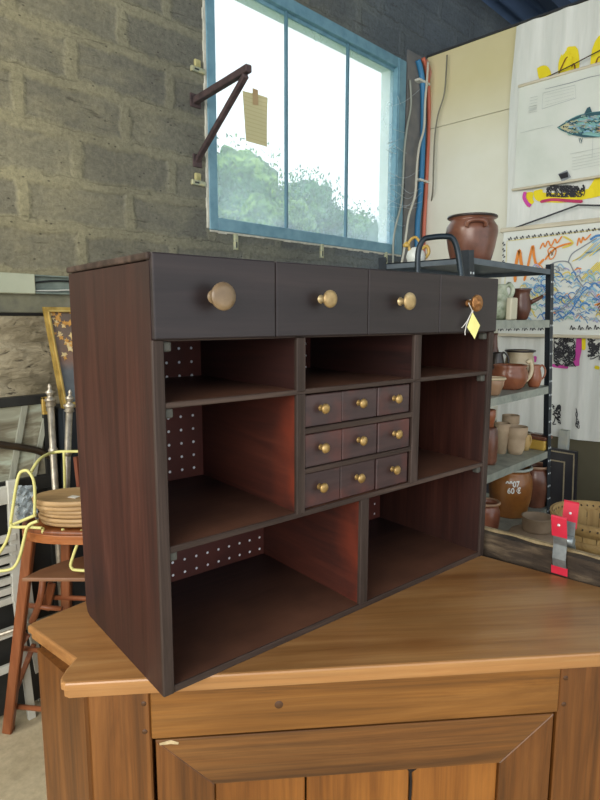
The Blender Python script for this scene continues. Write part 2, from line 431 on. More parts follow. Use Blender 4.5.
# ---- trees outside
lf = []
for nme, cc in (('a', ['#5f8f3c', '#a5c862']), ('b', ['#3f7a4a', '#7fb070']), ('c', ['#4f8552', '#8fb878'])):
    mt, nt, b = newmat('leaves_' + nme); f1 = noise_n(nt, coords(nt), 4, 8, .85)
    c = ramp(nt, f1, [(.40, '#0f3018'), (.5, cc[0]), (.58, cc[1])]); L(nt, c, b.inputs['Base Color']); b.inputs['Roughness'].default_value = .6
    lf.append(mt)
bark = M('bark', ['#4e4436', '#6f6350'], 10, (1, 1, .3), rough=.9)
def tree(u, F, top_v, r, mt, label, seed, n=30000):
    rnd = random.Random(seed)
    top = atF(u, top_v, F); cxy = Vector((top.x, top.y, 0)); zt = top.z
    t = thing('tree', label, 'tree', (cxy.x, cxy.y, -.02), 0, 'trees outside the window')
    mb = MB(); blobs = [(0, 0, zt - r * .55, r * .6)]
    for k in range(30):
        a = rnd.random() * 6.28; rr = r * rnd.uniform(.25, .8); zz = zt - r * rnd.uniform(.4, 1.9)
        blobs.append((rr * math.cos(a), rr * math.sin(a), zz, r * rnd.uniform(.2, .42)))
    for (bx, by, bz, br) in blobs:                       # dense inner masses of leaves
        st_ = len(mb.bm.verts); t2 = bmesh.new(); bmesh.ops.create_icosphere(t2, subdivisions=4, radius=br * .74)
        for v in t2.verts:
            q = v.co * 4 + Vector((bx * 3, by * 3, bz * 3)); v.co *= 1 + .35 * noise.fractal(q, 1, 2, 5); v.co += Vector((bx, by, bz))
        mb._merge(t2, smooth=False)
    for k in range(n):
        bx, by, bz, br = blobs[rnd.randrange(len(blobs))]
        d = Vector((rnd.gauss(0, 1), rnd.gauss(0, 1), rnd.gauss(0, 1))).normalized() * br * (.62 + .55 * rnd.random() ** .8)
        p = Vector((bx, by, bz)) + d; s = rnd.uniform(.018, .042)
        e = Euler((rnd.random() * 6, rnd.random() * 6, rnd.random() * 6)).to_matrix()
        mb.add([p + e @ Vector(q) * s for q in ((-1, 0, 0), (0, -.45, .15), (1.2, 0, 0), (0, .45, .15))], [(0, 1, 2, 3)])
    mb.build('foliage', mt, t, recalc=False)
    MB().tube([(0, 0, -.05), (.05, 0, zt * .4), (0, .05, zt - r)], [.13, .1, .05], 8).build('trunk', bark, t)
tree(240, 9.5, 146, 1.35, lf[0], 'tallest pale green tree seen through the left window pane', 1)
tree(196, 8.2, 150, 1.1, lf[1], 'leafy tree half hidden by the left edge of the window', 2)
tree(262, 7.4, 190, .75, lf[0], 'low bright green bush in front of the trees at lower left of window', 6, 9000)
tree(305, 10.5, 176, 1.25, lf[1], 'green tree seen through the middle window pane', 3)
tree(350, 11.5, 205, 1.2, lf[2], 'small bushy tree seen between the middle and right panes', 4)
tree(392, 12, 222, 1.1, lf[2], 'lowest tree seen through the right window pane', 5)

# ================================================================== CORNER CUPBOARD (foreground)
CA = YAW - R(84.41)
AP = cw(.035, 1.821, 0)
TOPZ = .92
w_top = wood('cupboard_top_wood', '#8a5b30', '#ab7a47', '#bd905b', 'X', .5, .33, knots=2.2, coat=.25, fine=.3)
w_front = wood('cupboard_rail_wood', '#553410', '#84551f', '#9c6a30', 'X', .8, .45, knots=2.6, fine=.45)
w_door = wood('cupboard_door_wood', '#3f280f', '#74491c', '#8c5f2d', 'X', .6, .5, knots=1.8, fine=.7)
w_vert = wood('cupboard_stile_wood', '#4b2c0d', '#704318', '#875626', 'Z', .8, .45, knots=2, fine=.45)
w_panel = wood('cupboard_panel_wood', '#65390f', '#8f5820', '#a56a2b', 'Z', .7, .45, knots=2.4, fine=.4)
cup = thing('corner_cupboard', 'golden brown wooden corner cupboard with a moulded top carrying the dark pigeonhole cabinet', 'cupboard', AP, CA)
half = [(-.526, -.788), (-.654, -.660), (-.650, -.648)]
tipL = [(-.522, -.862), (-.531, -.856), (-.535, -.845), (-.533, -.82)]
out_poly = tipL + half + [(0, 0)] + [(-x, y) for x, y in (tipL + half)[::-1]]
mb = MB().prism(out_poly, TOPZ - .014, TOPZ, bev=.004)
def inset(poly, d): return [(x * (1 - d * 1.3), y + d * (1 if y < -.4 else -.2)) for x, y in poly]
mb.prism(inset(out_poly, .005), TOPZ - .031, TOPZ - .014)
mb.build('cupboard_top', w_top, cup)
MB().box(-.385, .385, -.838, -.81, .785, .889, .002).build('front_rail', w_front, cup)
for s in (-1, 1):
    x0, x1 = sorted((s * .494, s * .386))
    st = MB().box(x0, x1, -.836, -.80, 0, .889, .003).build('stile', w_vert, cup)
    for z in (.855, .80):
        MB().lathe([(0, .0006), (.0048, .0004), (.005, 0)], 12, Matrix.Translation((s * .397, -.836, z)) @ Matrix.Rotation(R(90), 4, 'X')).build('dowel', M('dark_dowel', '#4a2d12', rough=.6), st)
    # canted side board
    p0, p1 = Vector((s * .492, -.832, 0)), Vector((s * .618, -.690, 0))
    MB().bar(p0 + Vector((0, 0, .4445)), p1 + Vector((0, 0, .4445)), .02, .889).build('side_panel', w_vert, cup)
    MB().bar(p1 + Vector((0, 0, .4445)), Vector((0, -.03, .4445)), .012, .889).build('back_panel', w_vert, cup)
MB().box(-.385, .385, -.835, -.805, .06, .15).build('bottom_rail', w_front, cup)
MB().lathe([(0, .0006), (.0075, .0004), (.008, 0)], 14, Matrix.Translation((-.155, -.838, .838)) @ Matrix.Rotation(R(90), 4, 'X')).build('knot_plug', M('dark_dowel', '#4a2d12'), cup)
# door: mitred frame round upright boards
door = MB().box(-.27, .27, -.826, -.816, .25, .69)
door = MB(); zt, zb, xo, xi, zi = .779, .155, .379, .275, .682
def mitre(pts): return MB().prism(pts, 0, .024, Matrix.Translation((0, -.834, 0)) @ Matrix.Rotation(R(90), 4, 'X') @ Matrix.Translation((0, 0, -.024)), bev=.0012, seg=1)
dtop = mitre([(-xo, zt), (xo, zt), (xi, zi), (-xi, zi)])
dr = dtop.build('door', w_door, cup)
mitre([(-xo, zt), (-xi, zi), (-xi, zb + .1), (-xo, zb)]).build('door_stile', w_vert, dr)
mitre([(xo, zt), (xo, zb), (xi, zb + .1), (xi, zi)]).build('door_stile', w_vert, dr)
mitre([(-xi, zb + .1), (xi, zb + .1), (xo, zb), (-xo, zb)]).build('door_bottom_rail', w_front, dr)
mb = MB()
for a, c_ in ((-.275, -.105), (-.1015, .098), (.104, .275)): mb.box(a, c_, -.826, -.814, .25, .70, .0025)
mb.build('door_boards', w_panel, dr)
mb = MB().mat(0)
crack = [(.094, .684), (.099, .674), (.1, .664), (.1015, .65), (.101, .62), (.1, .59)]
mb.ribbon([(x, -.8268, z) for x, z in crack], .005, (0, -1, 0)).poly([(.088, -.8269, .683), (.118, -.8269, .683), (.112, -.8269, .676), (.1, -.8269, .668)])
mb.build('crack', M('dark_split', '#1c1209', rough=1), dr)
mb = MB().ribbon([(-.372, -.8586 + .024, .772), (-.352, -.8346, .775), (-.338, -.8346, .771)], .008, (0, -1, 0))
mb.build('chip', M('raw_chip', ['#8d7a58', '#c9b48b'], 60), dr)

# ================================================================== PIGEONHOLE CABINET
BA = YAW - R(50.509)
BL = cw(-.22408, .877, TOPZ)
W, D, H = .9152, .3576, .7155
m_side = wood('mahogany_side', '#2d1611', '#43231b', '#533026', 'Z', .9, .5, spec=.35, fine=.5, edge=True)
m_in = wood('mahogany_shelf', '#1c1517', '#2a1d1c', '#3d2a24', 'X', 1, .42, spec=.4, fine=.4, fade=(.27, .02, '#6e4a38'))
m_div = wood('mahogany_divider', '#2f1915', '#47231b', '#5a2e22', 'Y', 1, .5, patch=(.36, .66), patch_c='#74301d', patch_scale=9, patch_y=(.085, .012))
m_div0 = wood('mahogany_divider_plain', '#241513', '#351c18', '#452620', 'Y', 1, .5)
m_edge = wood('worn_dark_edge', '#292019', '#40342e', '#574841', 'Z', 1, .6, spec=.25)
m_edgeh = wood('worn_dark_edge_flat', '#2b201b', '#43362f', '#5f4e44', 'X', 1, .6, spec=.25)
m_draw = wood('dark_drawer_front', '#221c1e', '#2d2526', '#382e2e', 'X', .8, .42, spec=.4)
m_sdraw = wood('small_drawer_front', '#2d2020', '#3d2c2b', '#4b3836', 'X', 1, .42, patch=(.5, .75), patch_c='#57302a', patch_scale=14)
m_back, nt, b = newmat('perforated_hardboard')
tc = nt.nodes.new('ShaderNodeTexCoord'); sx = nt.nodes.new('ShaderNodeSeparateXYZ'); L(nt, tc.outputs['Object'], sx.inputs[0])
def mth(op, a, bb=0):
    n = nt.nodes.new('ShaderNodeMath'); n.operation = op
    for i, x in enumerate((a, bb)):
        if isinstance(x, (int, float)): n.inputs[i].default_value = x
        else: L(nt, x, n.inputs[i])
    return n.outputs[0]
def cell(o, o0, p): q = mth('FRACT', mth('ADD', mth('DIVIDE', mth('SUBTRACT', o, o0), p), 100.5)); q = mth('MULTIPLY', mth('SUBTRACT', q, .5), p); return mth('MULTIPLY', q, q)
d2 = mth('SQRT', mth('ADD', cell(sx.outputs['X'], .229, .0307), cell(sx.outputs['Z'], .0275, .0308)))
hole = mth('LESS_THAN', d2, .0031)  # dots coloured white for the light showing through the holes
f1 = noise_n(nt, coords(nt), 7, 4, .6)
L(nt, mix(nt, hole, ramp(nt, f1, [(.3, '#421c16'), (.7, '#5d2a20')]), '#f4f6fa'), b.inputs['Base Color']); b.inputs['Roughness'].default_value = .6
brass = M('aged_brass', ['#8f774f', '#b39a6c', '#cbb78c'], 40, rough=.4, metal=.45)
wknob = M('worn_knob_wood', ['#6b5841', '#8b7557'], 30, rough=.35)
cab = thing('pigeonhole_cabinet', 'dark mahogany pigeonhole cabinet with drawers and brass knobs standing on the golden corner cupboard', 'cabinet', BL, BA)
# sides (rounded lower back corner), top, bottom
def side(x0, x1):
    c_ = .02
    poly = [(0, 0), (D - c_, 0), (D - c_ * .35, c_ * .25), (D, c_), (D, H - .013), (0, H - .013)]
    mt_ = Matrix.Translation((x0, 0, 0)) @ Matrix(((0, 0, 1, 0), (1, 0, 0, 0), (0, 1, 0, 0), (0, 0, 0, 1)))
    return MB().prism(poly, 0, x1 - x0, mt_)
for a, c_ in ((0, .0185), (W - .0185, W)):
    sp = side(a, c_).build('side_panel', m_side, cab)
    MB().box(a - .0006, c_ + .0006, -.0035, .0035, 0, .5857, .0015).build('front_edge', m_edge, sp)
MB().box(-.004, W + .004, -.002, D + .002, H - .0115, H, .003, seg=2).build('top_board', m_edgeh, cab)
def shelf(name, x0, x1, z0, z1):
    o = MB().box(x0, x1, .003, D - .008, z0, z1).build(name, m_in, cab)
    MB().box(x0, x1, -.0015, .0032, z0 - .0003, z1 + .0003, .0012).build('front_edge', m_edgeh, o)
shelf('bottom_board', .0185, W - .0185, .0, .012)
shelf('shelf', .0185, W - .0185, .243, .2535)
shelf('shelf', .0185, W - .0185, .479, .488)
MB().box(.0185, W - .0185, .004, D - .008, .583, .5925).build('drawer_rail', m_edgeh, cab)
for (x0, x1, z0, z1) in ((.281, .302, .488, .583), (.611, .635, .488, .583), (.281, .302, .2535, .479), (.611, .635, .2535, .479), (.454, .478, .012, .243)):
    o = MB().box(x0 + .003, x1 - .003, .006, D - .008, z0, z1).build('divider', m_div0 if z0 > .4 or x0 > .6 else m_div, cab)
    MB().box(x0, x1, -.003, .0065, z0 - (.004 if z0 > .2 else 0), z1 + .001, .0015).build('front_edge', m_edge, o)
# perforated hardboard back
bk = MB().box(.005, W - .005, D - .008, D - .002, .002, H - .012).build('back_panel', m_back, cab)
# glue blocks under the rails
gb = M('grey_glue_block', ['#3b3b36', '#54544c'], 30, rough=.7)
for (x, z) in ((.0275, .5745), (.0275, .470), (.0275, .234), (W - .026, .5745), (W - .026, .470), (W - .026, .234)):
    MB().box(x - .0078, x + .0078, .004, .02, z - .008, z + .008, .003, seg=2).build('corner_block', gb, cab)
# top drawers
def knob(r, ln, mt, parent, x, y, z, kind):
    mtx = Matrix.Translation((x, y, z)) @ Matrix.Rotation(R(90), 4, 'X')
    if kind == 'plate': prof = [(r * .5, 0), (r * .34, ln * .15), (r * .32, ln * .62), (r * .5, ln * .72), (r * .97, ln * .78), (r, ln * .86), (r * .95, ln * .95), (r * .6, ln), (0, ln)]
    elif kind == 'disc': prof = [(r * .42, 0), (r * .36, ln * .35), (r * .45, ln * .5), (r * .95, ln * .62), (r, ln * .74), (r * .93, ln * .93), (r * .75, ln), (r * .7, ln * .97), (0, ln * .96)]
    elif kind == 'rose': prof = [(r * .45, 0), (r * .36, ln * .3), (r * .4, ln * .5), (r * .9, ln * .6), (r, ln * .72), (r * .92, ln * .84), (r * .78, ln * .82), (r * .66, ln * .92), (r * .5, ln * .88), (r * .36, ln * .98), (0, ln)]
    else: prof = [(r * .6, 0), (r * .45, ln * .2), (r * .4, ln * .5), (r * .85, ln * .62), (r, ln * .76), (r * .85, ln * .93), (r * .4, ln), (0, ln)]
    return MB().lathe(prof, 24, mtx).build('knob', mt, parent)
P = .0097
for k, (x0, x1) in enumerate(((.001, .2275), (.2287, .4562), (.4574, .6835), (.6847, .914))):
    d = MB().box(x0, x1, -P, .012, .5857, H - .0005, .0025, seg=2).build('drawer', m_draw, cab)
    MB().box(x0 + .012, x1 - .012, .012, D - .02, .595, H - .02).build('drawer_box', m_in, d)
    kx = (.104, .332, .552, .789)[k]
    if k == 0: knob(.0222, .034, wknob, d, kx, -P, .652, 'plate')['label'] = 'large worn wooden knob'
    elif k == 3: knob(.0198, .034, M('copper_brass', ['#8a5c34', '#b4834f'], 60, rough=.35, metal=.7, bmp=.6), d, kx, -P, .653, 'rose')['label'] = 'ornate coppery rosette knob'
    else: knob(.0162 if k == 1 else .018, .029, brass, d, kx, -P, .653, 'plate')['label'] = 'round pale brass knob'
# nest of nine small drawers
cols = (.303, .4015, .5035, .610); rows = ((.4145, .4765), (.3365, .4015), (.255, .3245))
for z0, z1 in ((.4025, .4135), (.3255, .3355)):
    MB().box(.302, .611, -.002, .25, z0, z1, .001).build('drawer_divider', m_edgeh, cab)
for r_, (z0, z1) in enumerate(rows):
    for c_ in range(3):
        x0, x1 = cols[c_] + .001, cols[c_ + 1] - .0016
        if c_ == 2: x1 -= .004
        off = (.002, .004, .003, .001, .002, .0, .005, .006, .003)[r_ * 3 + c_]
        d = MB().box(x0, x1, off, .016 + off, z0, z1 - .001, .0015).build('small_drawer', m_sdraw, cab)
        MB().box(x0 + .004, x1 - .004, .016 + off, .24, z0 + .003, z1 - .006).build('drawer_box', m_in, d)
        knob(.0102, .018, M('small_brass', ['#7d6238', '#a3854f', '#bfa06a'], 60, rough=.35, metal=.5), d, (x0 + x1) / 2 - .008 + .004 * c_, off, (z0 + z1) / 2 + .003, 'ball')
# yellow tag on the last drawer's knob
kp = Vector((.789, -P - .012, .645)); mtx = Matrix.Rotation(BA, 4, 'Z'); mtx.translation = BL
tg = thing('price_tag', 'small yellow paper tag on white string hanging from the rosette knob', 'tag', mtx @ Vector((.789, -P - .012, .575)), BA)
def cl(x, y, z): return mtx @ Vector((x, y, z))
MB().add_tag if False else None
mb = MB(); q = [(.786, -.026, .632), (.806, -.034, .602), (.793, -.03, .571), (.7765, -.02, .598)]
mb.add([cl(*p) for p in q] + [cl(x, y + .0008, z) for x, y, z in q], [(0, 1, 2, 3), (7, 6, 5, 4), (0, 4, 5, 1), (1, 5, 6, 2), (2, 6, 7, 3), (3, 7, 4, 0)])
mb.build('paper', M('yellow_paper', ['#d6d07a', '#e6e196'], 20, rough=.8), tg, world=True)
mb = MB()
for pts in ([(.789, -.016, .662), (.7815, -.018, .652), (.784, -.024, .640), (.786, -.026, .631)], [(.789, -.016, .662), (.795, -.018, .650), (.789, -.025, .640), (.786, -.026, .631)],
            [(.787, -.025, .638), (.776, -.021, .615), (.765, -.018, .602), (.758, -.018, .597)], [(.787, -.025, .638), (.776, -.02, .61), (.771, -.018, .59), (.772, -.018, .58)]):
    mb.tube([cl(*p) for p in smooth_path(pts, 5)], .0011, 6)
mb.build('string', M('white_string', ['#cfccc4', '#e5e2da'], 80, rough=.9), tg, world=True)

# ================================================================== STEEL SHELVING (right)
SY0, SY1 = 1.06, 1.46
def lean(z): return .117 * (1.755 - z)                       # the rack has racked sideways a little
XA, XB = 1.94, 2.715
LV = [1.755, 1.53, 1.222, .905, .612, .32, .05]
steel_d = M('dark_steel', ['#1d242b', '#2b343d'], 20, rough=.5, metal=.3)
steel_g = M('galvanised_shelf', ['#7f8780', '#979d94', '#a6aaa0'], 18, rough=.5, metal=.35)
rack = thing('steel_shelving', 'dark steel shelving unit with grey shelves full of pottery, right of the dark cabinet', 'shelving', (2.33, 1.26, 0))
dots = M('bolt_holes', '#c8d0d2', rough=.4)
for xb, sgn in ((XA, 1), (XB, -1)):
    for yb, sy in ((SY0, 1), (SY1, -1)):
        mb = MB()
        a, c_ = Vector((xb + lean(1.78), yb, 1.78)), Vector((xb + lean(0), yb, 0))
        mb.bar(a + Vector((sgn * .018, sy * .001, 0)), c_ + Vector((sgn * .018, sy * .001, 0)), .036, .003, (0, 1, 0))
        mb.bar(a + Vector((sgn * .001, sy * .018, 0)), c_ + Vector((sgn * .001, sy * .018, 0)), .003, .036, (0, 1, 0))
        if sy == 1:
            z = 1.70; mb.mat(1)
            while z > .1:
                for dx_ in (.008, .028):
                    mb.box(xb + lean(z) + sgn * dx_ - .003, xb + lean(z) + sgn * dx_ + .003, yb - .003, yb - .001, z - .004, z + .004)
                z -= .065
        mb.build('post', [steel_d, dots], rack, world=True)
for k, z in enumerate(LV):
    x0, x1 = XA + lean(z) + .004, XB + lean(z) - .004; y0, y1 = SY0 + .002, SY1 - .004; h = .034 if k else .022
    mb = MB().box(x0, x1, y0, y1, z - .004, z).box(x0, x1, y0 - .001, y0 + .002, z - h, z).box(x0, x1, y1 - .002, y1, z - h, z)
    mb.box(x0, x0 + .002, y0, y1, z - h, z).box(x1 - .002, x1, y0, y1, z - h, z)
    mb.build('shelf', M('dark_grey_shelf', ['#4b5660', '#5f6a72'], 12, rough=.5, metal=.3) if k == 0 else steel_g, rack, world=True)

# ---- pottery
def glaze(name, stops, rough=.28, sc=9): return M(name, stops, sc, rough=rough, bmp=.06)
g_brown = glaze('brown_salt_glaze', ['#4f3226', '#6b4434', '#7f5847'])
g_amber = glaze('amber_glaze', ['#6d3f1f', '#94602f', '#a9794a'], sc=5)
g_buff = glaze('buff_glaze', ['#8b6a4e', '#a3846a'], .4)
g_terra = glaze('terracotta_glaze', ['#70402b', '#8f583d'], .25)
g_orange = glaze('orange_earthenware', ['#854c33', '#9d6142'], .3)
g_cream = glaze('cream_slip', ['#b5a484', '#d0c2a2'], .4)
g_bisque = glaze('bisque', ['#a08a70', '#bda88c'], .8)
g_dark = glaze('dark_glaze', ['#211d1c', '#3a302c'], .3)
g_in = glaze('pale_grey_glaze', ['#87928c', '#a3aaa0'], .3)
g_yel = glaze('yellow_ochre_glaze', ['#a8863a', '#c2a24e'], .3)
g_green = glaze('pale_green_glaze', ['#59664c', '#a3ad95', '#c3c8b4'], .3, 26)
def hollow(prof, t):
    """outer profile -> closed vessel with an inner wall"""
    inner = [(max(r - t, .003), max(z, t * 1.2)) for r, z in prof[::-1]]
    return [(0, 0)] + prof + [(prof[-1][0] - t * .5, prof[-1][1] + t * .4)] + inner + [(0, inner[-1][1])]
def spot(u, Y, z=1.54):
    lo, hi = 100, 700                                    # sight line that reaches height z on the plane y = Y
    for _ in range(40):
        v = (lo + hi) / 2
        if on(u, v, 'y', Y).z > z: lo = v
        else: hi = v
    p = on(u, v, 'y', Y); return p.x, (p - CAM).dot(FW)
def pot(name, label, cat, u, Y, z, wpx, hpx, shape, mt, t=.006, inner=None, handles=(), group='pottery on the steel shelving', rim=None, hmat=None, X=None):
    x, F = spot(u, Y, z + .06)
    if X is not None: x = X
    r = wpx / 2 / FPX * F; h = hpx / FPX * F * 1.0
    root = thing(name, label, cat, (x, Y, z), 0, group)
    prof = [(a * r, b_ * h) for a, b_ in shape]
    bd = MB().lathe(hollow(prof, t), 28).build('body', mt, root)
    if rim:
        rr, rz = prof[-1]
        MB().tube(arc((0, 0, rz), rr, 0, 360, 27, (1, 0, 0), (0, 1, 0))[:-1], t * .9, 8, closed=True).build('rim', rim, root)
    for hd in handles:
        hd = list(hd); ang, z0, z1, outw, th = hd[:5]
        def rad(zq):
            for (ra, za), (rb, zb_) in zip(prof, prof[1:]):
                if za <= zq <= zb_: return ra + (rb - ra) * (zq - za) / max(zb_ - za, 1e-6)
            return prof[-1][0]
        za, zb_ = z0 * h, z1 * h; ra, rb = rad(za) - t * .5, rad(zb_) - t * .5
        dv = RT * math.cos(R(ang)) - FW * math.sin(R(ang))         # angle seen from the front, 0 = right
        pts = [dv * ra + UP * za, dv * (max(ra, rb) + outw * r * .8) + UP * (za + (zb_ - za) * .3), dv * (max(ra, rb) + outw * r) + UP * (za + (zb_ - za) * .75), dv * (rb + outw * r * .55) + UP * (zb_ + (zb_ - za) * .12), dv * rb + UP * zb_]
        MB().tube(smooth_path(pts, 5), th * r, 8).build('handle', hmat or mt, root)
    return root, r, h
CROCK = [(.72, 0), (.75, .03), (.9, .35), (1.0, .68), (.98, .8), (.84, .91), (.82, .95), (.92, .97), (.92, 1)]
CROCK2 = [(.78, 0), (.8, .03), (.95, .35), (1.0, .6), (.98, .78), (.84, .9), (.80, .94), (.9, .97), (.9, 1)]
# crock on top with lug handles: lugs lie flat on the shoulder
root, r, h = pot('stoneware_crock', 'large brown stoneware crock with lug handles standing on top of the steel shelving', 'crock', 471, 1.22, LV[0], 49, 45, CROCK, g_brown, rim=g_dark)
for a0 in (100, -80):
    d0 = RT * math.cos(R(a0 - 3)) - FW * math.sin(R(a0 - 3)); sd = UP.cross(d0)
    pts = [d0 * (r * .99) + sd * (.36 * r) + UP * (h * .74), d0 * (r * 1.07) + sd * (.3 * r) + UP * (h * .84), d0 * (r * 1.08) + UP * (h * .87), d0 * (r * 1.07) - sd * (.3 * r) + UP * (h * .84), d0 * (r * .99) - sd * (.36 * r) + UP * (h * .74)]
    MB().tube(smooth_path(pts, 5), .009, 8).build('lug_handle', g_brown, root)
# cream jug behind it
root, r, h = pot('ceramic_jug', 'round white ceramic jug with ochre handle at the left end of the top shelf', 'jug', 416, 1.40, LV[0], 19, 17, [(.5, 0), (.85, .2), (1, .5), (.85, .8), (.5, .95), (.45, 1)], glaze('white_china', ['#c9cfc8', '#e4e6dc'], .25), handles=(), group=None)
MB().tube(smooth_path([RT * (-r * .6) + UP * h * .75, RT * (-r * .75) + UP * h * 1.3, RT * (-r * .1) + UP * h * 1.6, RT * (r * .5) + UP * h * 1.2], 5), .006, 8).build('handle', g_yel, root)
MB().tube(smooth_path([RT * (r * .7) + UP * h * .3, RT * (r * 1.3) + UP * h * .7, RT * (r * 1.1) + UP * h * 1.1, RT * (r * .5) + UP * h * .9], 5), .007, 8).build('handle', g_yel, root)
MB().lathe([(.012, 0), (.016, .01), (.006, .02), (0, .024)], 12, Matrix.Translation(RT * (-r * 1.0) + UP * h * 1.05)).build('spout', g_yel, root)

# second shelf
Z = LV[1]
root, r, h = pot('glazed_vase', 'pale green mottled vase with pierced handle half hidden behind the dark cabinet', 'vase', 499, 1.18, Z, 23, 34, [(.55, 0), (.8, .1), (1, .35), (.9, .6), (.6, .82), (.55, .9), (.75, 1)], g_green, handles=((0, .62, .98, .28, .2),))
x, F = spot(514, 1.1, Z)
o = MB().box(x - .031, x + .031, 1.10, 1.125, Z, Z + .095, .006, seg=2).build('ceramic_tile', glaze('cream_tile', ['#b9b39a', '#c9c4ac'], .4))
tag(o, 'plain cream ceramic block standing in front of the brown pipkin', 'tile', 'pottery on the steel shelving')
root, r, h = pot('pipkin', 'chocolate brown pipkin with a straight stick handle on the second shelf', 'pot', 520.5, 1.16, Z, 20, 30, [(.6, 0), (.75, .06), (.98, .35), (.95, .6), (.78, .8), (.85, .94), (.98, 1)], glaze('chocolate_glaze', ['#4a2a20', '#68402f'], .3))
MB().tube([RT * (r * .85) + UP * h * .55, RT * (r * 1.6) + UP * h * .68, RT * (r * 2.15) + UP * h * .78], [.011, .009, .007], 8).build('stick_handle', glaze('chocolate_glaze', []), root)

# third shelf
Z = LV[2]
pot('pottery_bottle', 'brown pottery bottle at the left of the third shelf against the cabinet edge', 'bottle', 493, 1.3, Z, 13, 50, [(.8, 0), (1, .1), (1, .5), (.5, .75), (.4, .95), (.5, 1)], g_brown)
pot('ceramic_jar', 'cream jar with a dark brown rim at the back of the third shelf', 'jar', 519, 1.21, Z, 29, 33, [(.6, 0), (.85, .2), (1, .5), (.92, .78), (.82, .9), (.95, 1)], g_cream, rim=g_dark)
pot('coffee_pot', 'small black pot with loop handle behind the orange cooking pot', 'pot', 497, 1.25, Z, 15, 33, [(.8, 0), (1, .3), (.9, .7), (.6, .95), (.65, 1)], g_dark, handles=((10, .45, .95, .5, .13),))
pot('earthenware_pot', 'wide orange earthenware cooking pot with a cream handle on the third shelf', 'pot', 509.5, 1.15, Z, 36, 24, [(.6, 0), (.8, .12), (1, .5), (.97, .72), (.86, .9), (.93, 1)], g_terra, handles=((5, .35, 1.1, .28, .12),), hmat=g_cream)
pot('earthenware_jug', 'small orange jug with loop handle at the right end of the third shelf', 'jug', 534.5, 1.10, Z, 14.5, 22, [(.62, 0), (.8, .1), (1, .4), (.85, .7), (.72, .85), (.85, 1)], g_orange, handles=((0, .3, .92, .62, .13),))
pot('stoneware_bowl', 'small cream and brown bowl at the front left of the third shelf', 'bowl', 494, 1.1, Z, 21, 17, [(.45, 0), (.6, .08), (.9, .6), (1, 1)], g_buff, rim=g_cream)

# fourth shelf
Z = LV[3]
root, r, h = pot('tall_jar', 'tall brown jar at the left of the fourth shelf carrying a small orange pot', 'jar', 489, 1.15, Z, 17, 38, [(.8, 0), (.95, .1), (1, .6), (.9, .9), (.8, 1)], g_brown)
xj, Fj = spot(489, 1.15, Z)
pot('flower_pot', 'small orange pot stacked on the tall brown jar', 'pot', 489, 1.15, Z + h + .006, 13.5, 17, [(.75, 0), (.95, .55), (1, .62), (1, 1)], g_orange)
pot('flower_pot', 'leftmost pale cracked flower pot on the fourth shelf', 'pot', 502, 1.2, Z, 16, 31, [(.55, 0), (.88, .72), (1, .75), (1, 1)], g_bisque)
pot('flower_pot', 'pale cracked flower pot behind the row on the fourth shelf', 'pot', 510, 1.25, Z, 17, 31, [(.55, 0), (.88, .72), (1, .75), (1, 1)], g_bisque)
pot('flower_pot', 'widest pale flower pot in the middle of the fourth shelf', 'pot', 516, 1.15, Z, 21, 28, [(.62, 0), (.8, .2), (.86, .5), (.84, .62), (1, .68), (1.04, 1)], g_bisque)
pot('small_pot', 'small ochre pot with handle beside the yellow terrine', 'pot', 525.5, 1.15, Z, 10.5, 16, [(.7, 0), (1, .4), (.9, .75), (.95, 1)], glaze('ochre_glaze', ['#a98a55', '#bda06a'], .5), handles=((5, .3, .85, .3, .13),))
x, F = spot(537.5, 1.12, Z)
t = thing('lidded_terrine', 'rectangular yellow terrine with a brown lid at the right of the fourth shelf', 'dish', (x, 1.12, Z), 0, 'pottery on the steel shelving')
MB().box(-.04, .04, -.05, .05, 0, .05, .008, seg=2).build('body', g_yel, t)
MB().box(-.044, .044, -.054, .054, .05, .068, .005, seg=2).box(-.025, .025, -.03, .03, .068, .074, .003).build('lid', g_brown, t)

# fifth shelf
Z = LV[4]
root, r, h = pot('stoneware_crock', 'amber brown crock with white handwritten price on the fifth shelf', 'crock', 509.5, 1.16, Z, 43, 50, CROCK2, g_amber, rim=g_in, t=.008)
for k, (txt, zz, off) in enumerate((('9907', .69, -.002), ('60 €', .56, .006))):     # hand-painted price
    cu = bpy.data.curves.new('price_text', 'FONT'); cu.body = txt; cu.size = .03; cu.align_x = 'CENTER'; cu.extrude = 0; cu.offset = .0009
    to = bpy.data.objects.new('price_text', cu); COL.objects.link(to)
    bpy.context.view_layer.update()
    me = bpy.data.meshes.new_from_object(to.evaluated_get(bpy.context.evaluated_depsgraph_get()))
    bpy.data.objects.remove(to)
    bm = bmesh.new(); bm.from_mesh(me)
    bmesh.ops.subdivide_edges(bm, edges=bm.edges[:], cuts=1)
    toc = math.atan2(-(1.15), -(spot(509.5, 1.16, Z)[0]))          # toward the camera
    a_c = toc + .12
    for v in bm.verts:
        a = a_c + (v.co.x + off) / r; z_ = zz * h + v.co.y * 1.25 + .08 * v.co.x
        def rad(q):
            q /= h
            for (ra, za), (rb, zb_) in zip(CROCK2, CROCK2[1:]):
                if za <= q <= zb_: return (ra + (rb - ra) * (q - za) / (zb_ - za)) * r
            return r
        rr = rad(z_) + .005
        v.co = Vector((rr * math.cos(a), rr * math.sin(a), z_))
    bm.to_mesh(me); bm.free()
    po = bpy.data.objects.new('price_writing', me); COL.objects.link(po); po.parent = root
    me.materials.clear(); me.materials.append(M('white_marker', '#e8e8e0', rough=.7)); po['label'] = 'white handwritten price "%s"' % txt
pot('stoneware_crock', 'brown crock with pale shoulder standing right of the priced amber crock', 'crock', 534, 1.13, Z, 29, 42, CROCK2, g_brown, rim=g_buff, t=.007)
